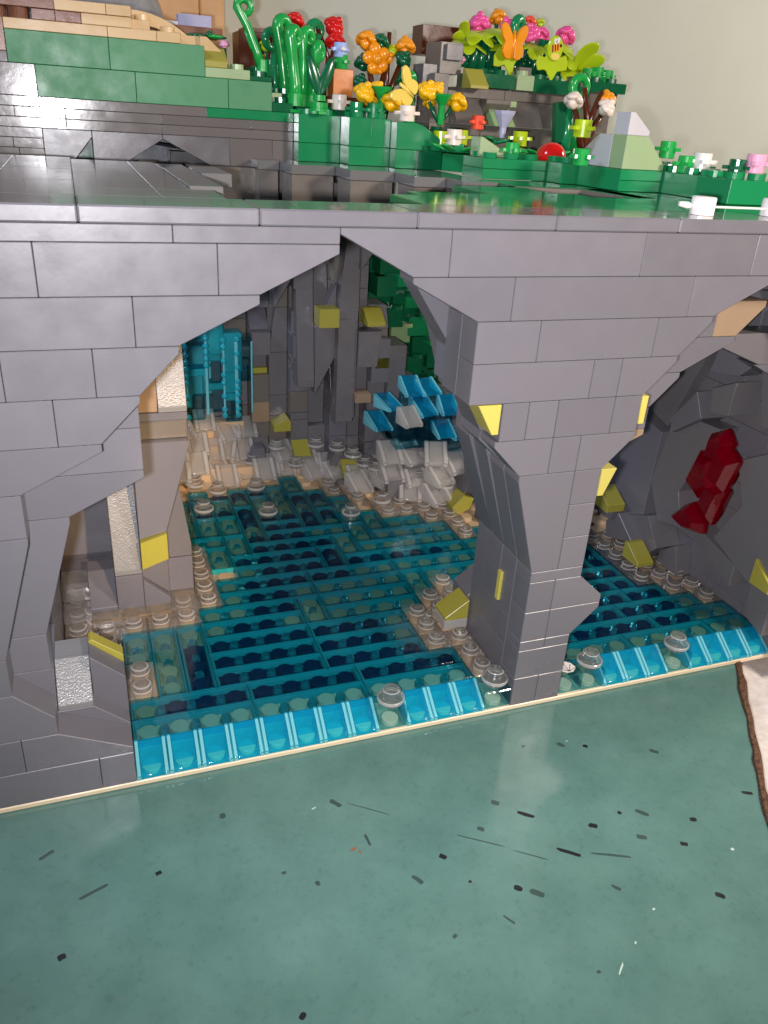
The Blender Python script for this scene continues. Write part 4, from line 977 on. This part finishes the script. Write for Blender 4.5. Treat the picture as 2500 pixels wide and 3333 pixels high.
curl('tallest curled green shoot, standing alone left of the fern clump', (2.75, 22, 4.1), (1.97, 22, 6.5), .34, .19)
o = bpy.data.objects[-1] if False else [q for q in COL.objects if q.name.startswith('fern_curl')][-1]
stalk(o, 'bgreen', [(0, 0, .4), (-.45, 0, .9), (-.75, 0, 1.5)], [.10, .12, .07], 'leaf')
for lab, b, t_, r1, r2, mt, tn, yw in (('thick curled green shoot in front of the fern clump, its ring seen edge on', (4.15, 21.3, 2.8), (4.13, 21.4, 5.45), .36, .26, 'bgreen', 1, .75),
                           ('curled green shoot with the highest ring in the fern clump', (3.96, 22.5, 2.8), (3.86, 22.5, 5.9), .38, .26, 'bgreen', 1, .55),
                           ('dark green curled shoot at the left edge of the fern clump', (3.7, 23.2, 3.0), (3.43, 23.2, 5.4), .40, .22, 'green', -1, .5),
                           ('curled green shoot at the right of the fern clump, ring facing the viewer', (4.7, 22.2, 2.8), (4.95, 22.2, 5.55), .34, .24, 'bgreen', 1, .6),
                           ('shortest curled green shoot at the right end of the fern clump', (5.1, 21.9, 2.8), (5.4, 21.8, 5.0), .34, .24, 'bgreen', 1, .9),
                           ('dark green curl rising behind the red roses', (5.9, 25, 2.8), (6.1, 25, 6.1), .36, .25, 'green', 1, .4),
                           ('green curl standing behind the brown twigs beside the rock planter', (18.3, 19.2, 1.2), (18.05, 19.2, 4.35), .48, .22, 'bgreen', 1, .1),
                           ('green curl between the lime leaves on top of the rock planter', (16.9, 24, 4.6), (16.8, 24, 7.1), .40, .26, 'green', 1, .5),
                           ('short green stub of a shoot left of the rock planter', (10.0, 21.4, 1.8), (9.9, 21.4, 4.2), .16, .26, 'bgreen', 1, .3)):
    curl(lab, b, t_, r1, r2, mt, 'curled fern shoots', tn, yw)
# red roses
t = thing('rose_bush', 'red roses on dark brown stems behind the fern clump', 'flowers', loc=(6.3, 25, 2.8))
for c, r_, sd in (((-1.25, 0, 3.62), .56, 1), ((.78, 0, 3.6), .58, 2), ((.76, -.2, 2.95), .56, 3), ((-.9, .1, 3.1), .3, 4)): head('rose', t, 'red', c, r_, seed=sd, amp=.3, lobes=6)
for p in ([(0, 0, 0), (-.9, 0, 1.5), (-1.25, 0, 3.3)], [(0, 0, 0), (.5, 0, 1.4), (.75, 0, 2.6)], [(.3, .2, 0), (.5, .1, 2.2), (-.1, 0, 3.4)]): stalk(t, 'rbrown', p, .12)
# V leaf, blue flower on orange brick
t = thing('leaf_sprout', 'pair of pointed dark green leaves forming a V on a small green round base', 'plant', loc=(5.15, 20.7, 2.4))
for tip in ((-.52, 0, 2.4), (.62, 0, 2.4)):
    bm = bmesh.new(); rs = bmesh.ops.create_uvsphere(bm, u_segments=12, v_segments=10, radius=1)
    d = Vector(tip) - Vector((0, 0, .75))
    for w in rs['verts']:
        tt = (w.co.z + 1) / 2; w.co = Vector((w.co.x * .30 * (1 - .3 * (tt - .5) ** 2), w.co.y * .09, 0)) + Vector((0, 0, .75)) + d * tt
    link('leaf', mesh_from(bm, 'leaf', 'dgreen', True), (0, 0, 0), t)
for z, q in ((0, .5), (.25, .42), (.55, .3)): link('disc', mesh_from(lathe([(0, .26), (q, .26), (q, .02), (0, 0)], 18), 'disc', 'bgreen'), (0, 0, z), t)
for a in (20, 140, 260): o = box('base_leaf', t, 'bgreen', -.2, .95, -.2, .2, 0, .16); o.rotation_euler.z = R(a)
t = thing('flower_post', 'light blue flower and green ring on top of an orange brick post', 'flower', loc=(6.66, 22.4, 2.8))
box('post', t, 'orange', -.5, .5, -.5, .5, .45, 1.6); box('foot', t, 'rbrown', -.9, 1.2, -.6, .8, 0, .44)
me = CACHE.setdefault('fp_bgreen', mesh_from(fplate(), 'ring', 'bgreen')); link('ring', me, (0, 0, 1.6), t)
link('bloom', CACHE.setdefault('fp_lblue', mesh_from(fplate(), 'bloom', 'lblue')), (-.04, 0, 2.1), t); head('centre', t, 'cream', (-.04, -.42, 2.45), .13)
# orange bush
t = thing('orange_flower_bush', 'five orange flowers with dark green leaves on brown stems left of the rock planter', 'flowers', loc=(9.35, 24, 2.0))
for c, r_, kd, sd in (((-.88, 0, 3.86), .58, 'blob', 1), ((-.52, -.5, 3.05), .62, 'daisy', 2), ((1.15, 0, 3.75), .58, 'blob', 3), ((.25, .1, 3.25), .42, 'blob', 4), ((-.35, -.4, 2.55), .24, 'blob', 5)):
    head('bloom', t, 'borange', c, r_, kd, sd, (0, 20 * sd, 0)) if kd == 'daisy' else head('bloom', t, 'borange', c, r_, kd, sd, amp=.3)
for c, r_, sd in (((-.2, -.1, 3.84), .5, 1), ((1.05, -.2, 3.2), .5, 2), ((-1.0, .1, 2.9), .5, 3), ((1.1, .2, 2.4), .55, 4), ((-1.1, .2, 2.0), .5, 5), ((1.4, 0, 1.6), .6, 6), ((-.6, .4, 1.3), .7, 7)): head('leaf_cluster', t, 'dgreen', c, r_, seed=sd, amp=.35, lobes=7)
for p in ([(0, 0, 0), (-.1, -.2, 1.6), (.05, -.2, 3.0)], [(.1, 0, 0), (.5, 0, 1.8), (1.1, 0, 3.4)], [(-.1, 0, 0), (-.5, 0, 1.8), (-.9, 0, 3.5)], [(.2, .2, 0), (.3, .2, 2.2), (.35, .2, 4.3)]): stalk(t, 'rbrown', p, [.22, .16, .11])
head('bud', t, 'lime', (.45, 0, 3.55), .3)
# yellow flower stems
for lab, x, y, z, offs in (('yellow flowers round a green cup stem at the left of the pale yellow butterfly', 7.75, 19.5, 2.4, ((-.85, -.2, 1.05), (.45, -.3, .75), (-.05, .3, 1.3), (-.3, .4, .7))), ('yellow flowers round a green cup stem at the right of the pale yellow butterfly', 11.0, 20.0, 2.3, ((-.75, 0, 1.45), (.85, 0, 1.05), (-.05, .3, 1.6), (-.4, .5, .95)))):
    t = thing('yellow_flower', lab, 'flowers', 'yellow flowers with green cups', (x, y, z))
    for i, c in enumerate(offs): head('bloom', t, 'yellow', c, (.55, .55, .35, .35)[i], seed=i, amp=.25)
    link('cup', mesh_from(lathe([(0, 1.32), (.5, 1.32), (.46, 1.24), (.17, .84), (.16, 0), (0, 0)], 16), 'cup', 'bgreen'), (0, -.1, 0), t)
    for sx in (-1, 1): stalk(t, 'dgreen', [(0, 0, 0), (sx * .3, 0, .4), (sx * .62, 0, .95)], .09)
# butterflies
def butterfly(label, loc, mat, rx, ry, rz, s, body):
    t = thing('butterfly', label, 'butterfly', loc=loc); t.rotation_euler = (R(rx), R(ry), R(rz)); t.scale = (s, s, s)
    for sx in (-1, 1):
        pts = [(.08, -.6), (.22, -.66), (.46, -.62), (.62, -.40), (.60, -.12), (.52, .0), (.70, .20), (.82, .48), (.80, .70), (.62, .78), (.36, .62), (.14, .34), (.08, .1)]
        piece('wing', t, mat, [(sx * a, b) for a, b in (pts if sx > 0 else pts[::-1])], -.09, .09, 'y', bev=.03)
    link('body', mesh_from(tube([(0, 0, -.6), (0, -.02, 0), (0, 0, .5)], [.06, .1, .07], 8), 'body', body, True), (0, 0, 0), t)
    return t


butterfly('orange butterfly perched before the lime leaves of the rock planter', (15.7, 22.3, 6.2), 'borange', 0, 0, 16, 1.12, 'borange')
butterfly('pale yellow butterfly tilted sideways above a cream flower', (8.7, 18.8, 3.65), 'pyellow', 14, -62, 10, .95, 'pyellow')
# single flower plates dotted over the ledges
for m, lab, x, y, z in (('cream', 'cream round flower stud under the orange brick post', 6.15, 20.8, 2.65), ('cream', 'cream round flower stud on the highest green ledge below the yellow butterfly', 8.65, 18.35, 2.36), ('cream', 'cream round flower stud on the low green ledge, left of the sage slope', 10.4, 16.8, 1.52),
                        ('coral', 'coral red round flower stud before the rock planter', 13.05, 20.0, 2.2), ('white', 'white round flower stud right of the boulder', 17.0, 8.0, 1.3), ('lpink', 'light pink round flower stud cut by the right edge of the photo', 17.95, 6.2, 1.4),
                        ('lime', 'lime round flower stud right of the cream one on the low green ledge', 11.4, 18.3, 1.5), ('lime', 'lime round flower stud left of the cream one on the low green ledge', 10.5, 18.6, 1.4), ('lime', 'lime round flower stud behind the red dome', 14.4, 18.0, 1.6),
                        ('lime', 'lime round flower stud against the left side of the boulder', 13.6, 11.4, 2.2), ('bgreen', 'bright green round flower stud between the sage slope and the red dome', 11.9, 14.0, 1.2), ('bgreen', 'bright green round flower stud touching the left foot of the boulder', 13.1, 10.4, 1.2),
                        ('bgreen', 'upper bright green round flower stud right of the boulder', 16.3, 9.3, 1.66), ('bgreen', 'lower bright green round flower stud right of the boulder', 16.5, 8.3, 1.2), ('dgreen', 'dark green round flower stud left of the light pink one', 17.4, 6.5, 1.22),
                        ('green', 'left of two dark green round flower studs on the middle ledge', 6.55, 19.4, 2.4), ('green', 'right of two dark green round flower studs on the middle ledge', 7.35, 19.2, 2.4)):
    o = link('flower_stud', CACHE.setdefault('fps_' + m, mesh_from(fplate(), 'flower_stud', m)), (x, y, z)); o.rotation_euler.z = x * 3
    tag(o, lab, 'flower', 'round flower studs on the ledges'); 
    if m in ('cream', 'lpink', 'white', 'lime'): o.scale = (1.12, 1.12, 1.05)
o = link('sage_slope', piece('tmp', None, 'sandb', [(0, 0), (0, .78), (.12, .78), (1.45, .12), (1.45, 0)], 0, .9).data, (10.4, 14.1, 1.2)); bpy.data.objects.remove(bpy.data.objects['tmp'])
tag(o, 'small pale sage slope brick lying on the green ledge', 'brick')
o = link('red_dome', mesh_from(lathe([(0, .72), (.2, .70), (.42, .60), (.58, .40), (.66, .16), (.66, 0), (0, 0)], 26), 'red_dome', 'red', True), (13.85, 14.0, 1.2)); tag(o, 'glossy red mushroom cap dome on the green ledge', 'mushroom')
for lab, x, y, z, sd in (('leafy green plate under the cream flower on the low ledge', 10.6, 16.8, 1.24, 0), ('leafy green plate below the coral flower', 13.2, 19.0, 1.6, 1), ('leafy green plate behind the red dome', 14.4, 15.6, 1.25, 2)):
    t = thing('leaf_plate', lab, 'leaves', 'leafy green plates', (x, y, z))
    for k in range(5):
        a = R(sd * 31 + k * 72); bm = bmesh.new(); rs = bmesh.ops.create_uvsphere(bm, u_segments=10, v_segments=6, radius=1)
        for w in rs['verts']: w.co = Vector((w.co.x * .55 + .75, w.co.y * .26, w.co.z * .09 + .16 * (w.co.x + 1)))
        for w in rs['verts']: w.co = Matrix.Rotation(a, 4, 'Z') @ w.co
        link('leaf', mesh_from(bm, 'leaf', 'bgreen' if sd != 1 else 'green', True), (0, 0, 0), t)
    link('disc', mesh_from(lathe([(0, .35), (.3, .35), (.3, .2), (.5, .2), (.5, 0), (0, 0)], 16), 'disc', 'green'), (0, 0, 0), t)
t = thing('lavender_cup', 'pale lavender cup flower before the rock planter', 'flower', loc=(13.95, 19.0, 1.9))
link('cup', mesh_from(lathe([(0, .95), (.55, 1.2), (.5, 1.05), (.18, .45), (.14, 0), (0, 0)], 8), 'cup', 'lav'), (0, 0, 0), t)
# brown twigs with white and orange blooms
t = thing('twig_bush', 'brown twigs carrying cream and orange round blooms beside the boulder', 'flowers', loc=(17.95, 18, 1.4))
for p in ([(0, 0, 0), (-.4, 0, 1.2), (-.85, 0, 2.1)], [(0, 0, 0), (.05, 0, 1.4), (-.4, 0, 2.9)], [(0, 0, 0), (.15, 0, 1.5), (.6, 0, 2.8)], [(0, 0, 0), (.4, 0, 1.2), (.85, 0, 1.9)]): stalk(t, 'rbrown', p, [.22, .17, .12])
for m, c, r_, sd in (('cream', (-.95, -.1, 2.35), .50, 1), ('cream', (.85, -.3, 2.15), .50, 2), ('borange', (.98, .1, 2.5), .52, 3)): head('bloom', t, m, c, r_, seed=sd, amp=.22)
link('stem_base', mesh_from(lathe([(0, 0), (.3, 0), (.3, -.6), (.5, -.7), (.5, -1), (0, -1)], 14), 'stem_base', 'dgreen'), (0, 0, 0), t)
t = thing('leaf_stalk', 'dark green leafy stalk rising left of the brown twigs', 'plant', loc=(17.2, 18.6, 1.2))
link('stem', mesh_from(tube([(0, 0, 0), (.05, 0, 1.2), (0, 0, 2.6)], [.34, .30, .22], 12), 'stem', 'green', True), (0, 0, 0), t)
o = box('leaf', t, 'dgreen', -.6, 0, -.2, .2, .6, 2.4); o.rotation_euler.y = R(-8)

# ------------------------------------------------------------------ rock planter at the back right
rk = thing('rock_planter', 'dark rock wall of slope bricks under a dark green ledge at the back', 'rock')


def kb(x0, x1, z0, z1, m='brown', y0=22, y1=24, st=False): return box('brick', rk, m, x0, x1, y0, y1, z0, z1, studs=st)


for a in ((11.3, 14.2, 1.2, 2.4), (14.2, 17.8, 1.2, 2.4), (17.8, 21.9, 1.2, 2.4), (11.3, 12.4, 2.4, 3.6), (17.4, 19.4, 2.4, 3.6), (20.4, 21.9, 2.4, 3.6), (11.4, 12.2, 3.6, 4.6), (12.2, 13.0, 3.5, 3.9), (13.0, 15.4, 3.6, 4.1), (15.4, 17.2, 3.6, 4.1), (17.2, 19.2, 3.6, 4.1), (19.2, 20.4, 3.6, 4.2), (20.4, 22.2, 3.6, 4.4)): kb(*a)
for x0, x1, q in ((12.4, 14.0, .9), (14.0, 15.4, 1.2), (15.4, 17.4, .8), (19.4, 20.4, 1.0)): piece('slope_brick', rk, 'brown', [(21.9 - q, 2.4), (22, 3.6), (23, 3.6), (23, 2.4)] if x0 != 14.0 else [(22.4, 2.4), (21.2, 3.4), (21.2, 3.6), (23, 3.6), (23, 2.4)], x0, x1, 'x')
piece('slope_brick', rk, 'sand', [(20.6, 2.4), (21.9, 3.5), (22, 3.5), (22, 2.4)], 14.3, 15.5, 'x'); piece('slope_brick', rk, 'sand', [(20.7, 2.3), (21.9, 3.5), (22, 3.5), (22, 2.3)], 18.3, 19.3, 'x')
kb(15.0, 16.0, 3.3, 3.6, 'sandb', 21.7, 22); kb(18.4, 19.4, 3.3, 3.6, 'sandb', 21.7, 22)
for x0, x1, z0, z1, m in ((13.5, 15.7, 4.1, 4.75, 'dgreen'), (15.8, 16.8, 4.1, 4.8, 'sandb'), (16.8, 19.0, 4.05, 4.7, 'dgreen'), (19.0, 20.2, 4.0, 4.5, 'dgreen'), (20.2, 22.4, 4.3, 4.8, 'dgreen')): kb(x0, x1, z0, z1, m, 21.6, 24, True)
kb(11.8, 13.0, 4.6, 6.0, 'brown', 22.4, 24.4); kb(12.0, 12.9, 5.2, 5.9, 'greyb', 22.1, 23); kb(11.0, 11.8, 3.6, 5.0, 'greyb', 22.6, 24)
piece('slope_brick', rk, 'olive', [(20.9, 4.0), (20.9, 4.15), (21.8, 4.9), (22, 4.9), (22, 4.0)], 12.9, 13.9, 'x')
kb(12.2, 15, 5.6, 7.0, 'rbrown', 26, 27.5); kb(16.2, 16.9, 4.8, 5.2, 'brown', 22.2, 23)
kb(19.4, 20.2, 4.5, 5.0, 'brown', 22.2, 23)
for x, z in ((20.4, 4.8), (21.0, 4.9), (21.6, 4.8)): link('sprig', CACHE.setdefault('sprig', mesh_from(fplate(), 'sprig', 'bgreen')), (x, 22.4, z), rk)
o = thing('far_brick', 'dark red brown studded brick standing far back between the shoots', 'brick', loc=(2.6, 30, 2.0))
box('brick', o, 'rbrown', .6, 3.4, 0, 2, 0, 4.2); box('stud_row', o, 'rbrown', .9, 3.1, .3, 1.7, 4.2, 4.4)


def lime_leaf(parent, c, s, lobes, tilt, mat='lime'):
    bm = bmesh.new()
    for a, l, w in lobes:
        rs = bmesh.ops.create_uvsphere(bm, u_segments=12, v_segments=8, radius=1)
        for v in rs['verts']:
            tt = v.co.x; v.co = Vector((v.co.x * l / 2 + l / 2, v.co.y * w, v.co.z * .07 - .10 * (tt + 1) ** 2))
            v.co = Matrix.Rotation(R(a), 4, 'Z') @ v.co
    o = link('lime_leaf', mesh_from(bm, 'lime_leaf', mat, True), c, parent); o.scale = (s, s, s); o.rotation_euler = [R(q) for q in tilt]; return o


for lab, cx, leaves, tr in (('left lime leaf bush on the rock planter, behind the orange butterfly', 14.8, (((-.6, 0, 6.6), 1.0, 0), ((.5, -.2, 6.75), 1.1, 40), ((-1.0, .2, 6.2), 1.0, 100), ((1.1, 0, 6.3), .9, 200)), 5), ('right lime leaf bush on the rock planter, behind the bee leaf', 18.4, (((-.7, 0, 6.3), 1.1, 10), ((.4, -.1, 6.5), 1.1, 70), ((1.2, .1, 6.0), 1.1, 120), ((1.6, .2, 5.5), 1.1, 160)), 5)):
    t = thing('lime_bush', lab, 'plant', 'lime leaf bushes', (cx, 23.4, 0))
    for c, s_, a in leaves: lime_leaf(t, c, s_, ((a, 1.2, .42), (a + 75, 1.1, .40), (a + 150, 1.0, .4), (a + 230, 1.1, .4), (a + 300, 1.1, .4)), (18, 0, 0))
    for sx in (-.9, -.3, .3, .9): stalk(t, 'dgreen', [(sx * .9, .2, 4.6), (sx * .7, .1, 5.6), (sx * .5, 0, 6.6)], [.3, .26, .2])
    for k in range(6): head('leaf_cluster', t, 'dgreen', (-1.2 + k * .48, .4, 5.4 + .3 * (k % 3)), .5, seed=k, amp=.3, lobes=7)
t = bpy.data.objects['lime_bush.001']
lime_leaf(t, (1.7, -.3, 5.4), 1.2, ((-90, 1.4, .45), (-50, 1.2, .4)), (-60, 10, 0)); lime_leaf(bpy.data.objects['lime_bush'], (-1.4, -.3, 6.3), 1.0, ((-120, 1.3, .3), (200, 1, .3)), (-50, 0, 0))
t = thing('star_leaf', 'lime star shaped leaf hanging under the orange butterfly', 'leaf', 'lime star leaves', (15.6, 22.7, 5.35))
STAR = [(0, .55), (-.50, .62), (-.72, .30), (-.70, -.2), (-.42, -.22), (-.10, -.1), (.32, -.62), (.42, -.6), (.50, -.05), (.68, .30), (.45, .60)]
piece('leaf', t, 'lime', STAR, -.06, .06, 'y', bev=.03)
t = thing('bee_leaf', 'lime leaf printed with a striped bee standing on the rock planter', 'leaf', 'lime star leaves', (17.85, 21.9, 5.5))
LEAF2 = [(-.30, .55), (-.45, .20), (-.85, .28), (-.95, -.10), (-.80, -.42), (-.48, -.36), (-.32, -.40), (.02, -.86), (.10, -.86), (.34, -.4), (.62, -.36), (.9, -.3), (.92, .05), (.75, .38), (.38, .25), (.34, .6)]
piece('leaf', t, 'lime', LEAF2, -.06, .06, 'y', bev=.03)
bm = lathe([(0, .08), (.42, .08), (.46, .03), (.46, 0), (0, 0)], 22)
for v in bm.verts: v.co = Vector((v.co.x, -.10 - v.co.z, v.co.y * 1.25 + .62))
link('shield', mesh_from(bm, 'shield', 'lime'), (0, 0, 0), t)


def decal(name, parent, mat, pts, y):
    bm = bmesh.new(); bm.faces.new([bm.verts.new((x, y, z)) for x, z in pts]); return link(name, mesh_from(bm, name, mat), (0, 0, 0), parent)


def ell(cx, cz, a, b, th=0, n=18): return [(cx + a * math.cos(2 * math.pi * i / n) * math.cos(th) - b * math.sin(2 * math.pi * i / n) * math.sin(th), cz + a * math.cos(2 * math.pi * i / n) * math.sin(th) + b * math.sin(2 * math.pi * i / n) * math.cos(th)) for i in range(n)]


decal('bee_body', t, 'borange', ell(.0, .66, .30, .19, .35), -.188)
for k in (-.16, -.02, .12): decal('bee_stripe', t, 'rbrown', [(k - .035, .66 + k * .36 - .17), (k + .035, .66 + k * .36 - .15), (k + .0, .66 + k * .36 + .17), (k - .07, .66 + k * .36 + .15)], -.193)
decal('bee_head', t, 'rbrown', ell(.27, .76, .07, .08), -.196)
for cx, cz, th in ((-.06, .93, 1.9), (.08, .97, 1.2)): decal('bee_wing', t, 'white', ell(cx, cz, .15, .09, th), -.198)
decal('belly', t, 'pyellow', ell(.02, .26, .26, .16), -.194)
for lab, m, x, y, z, r_ in (('large pink rose at the left end of the lime leaves', 'pink', 14.8, 24.6, 7.15, .66), ('pink rose behind the right wing of the orange butterfly', 'pink', 16.3, 24.3, 7.1, .58), ('pink rose just right of the green curl among the lime leaves', 'pink', 17.5, 24, 6.95, .56),
                         ('small pink rose half hidden behind the bee leaf', 'pink', 18.55, 24.6, 6.95, .5), ('pink rose at the right end of the lime leaves', 'pink', 19.7, 24, 7.0, .58), ('orange round bloom highest above the orange butterfly', 'borange', 16.5, 26, 7.7, .5), ('orange round bloom above the pink rose right of the green curl', 'coral', 18.5, 26, 7.6, .44), ('lime round bud beside the right orange bloom', 'lime', 19.1, 26, 7.65, .30)):
    t = thing('rose' if m == 'pink' else 'bloom', lab, 'flower', 'round blooms above the lime leaves', (x, y, z))
    head('petals', t, m, (0, 0, 0), r_, seed=int(x * 3), amp=.22); stalk(t, 'dgreen', [(0, .1, -1.8), (0, .05, -.9), (0, 0, -.2)], .12)
tag(head('flower_bud', None, 'lpink', (13.3, 23.2, 5.35), .26, seed=9), 'tiny mauve bud at the left foot of the lime leaves', 'flower')
tag(head('flower_bud', None, 'lpink', (20.4, 22.4, 5.25), .26, seed=9), 'tiny mauve bud at the right foot of the lime leaves', 'flower')
# mixed planting between hill and ferns
for lab, m, c, r_ in (('lime bloom beyond the tall curl', 'lime', (3.6, 25, 5.3), .34), ('orange bloom low behind the tall curl', 'borange', (3.4, 25, 4.7), .26), ('pink bloom low behind the tall curl', 'pink', (4.3, 25.5, 4.4), .34), ('mauve bloom left of the tall curl', 'lpink', (1.3, 23.5, 5.1), .26), ('pale pink bloom right of the lime one', 'cream', (4.0, 25, 4.9), .26)):
    t = thing('bloom', lab, 'flower', 'small blooms on the hill top', c); head('petals', t, m, (0, 0, 0), r_, seed=int(c[0] * 7), amp=.3); stalk(t, 'dgreen', [(0, 0, -1.2), (0, 0, -.1)], .1)
t = thing('leaf_tuft', 'flat dark green leaf lying on the tan edge of the hill', 'plant', loc=(.4, 22.6, 5.15))
for a, l, m in ((0, .9, 'dgreen'), (180, 1.0, 'dgreen'), (-40, .8, 'bgreen')):
    bm = bmesh.new(); rs = bmesh.ops.create_uvsphere(bm, u_segments=10, v_segments=6, radius=1)
    for w in rs['verts']: w.co = Matrix.Rotation(R(a), 4, 'Z') @ Vector((w.co.x * l / 2 + l / 2, w.co.y * .24, w.co.z * .09 + .12))
    link('leaf', mesh_from(bm, 'leaf', m, True), (0, 0, 0), t)
head('tip', t, 'dgreen', (.1, 0, .22), .2)
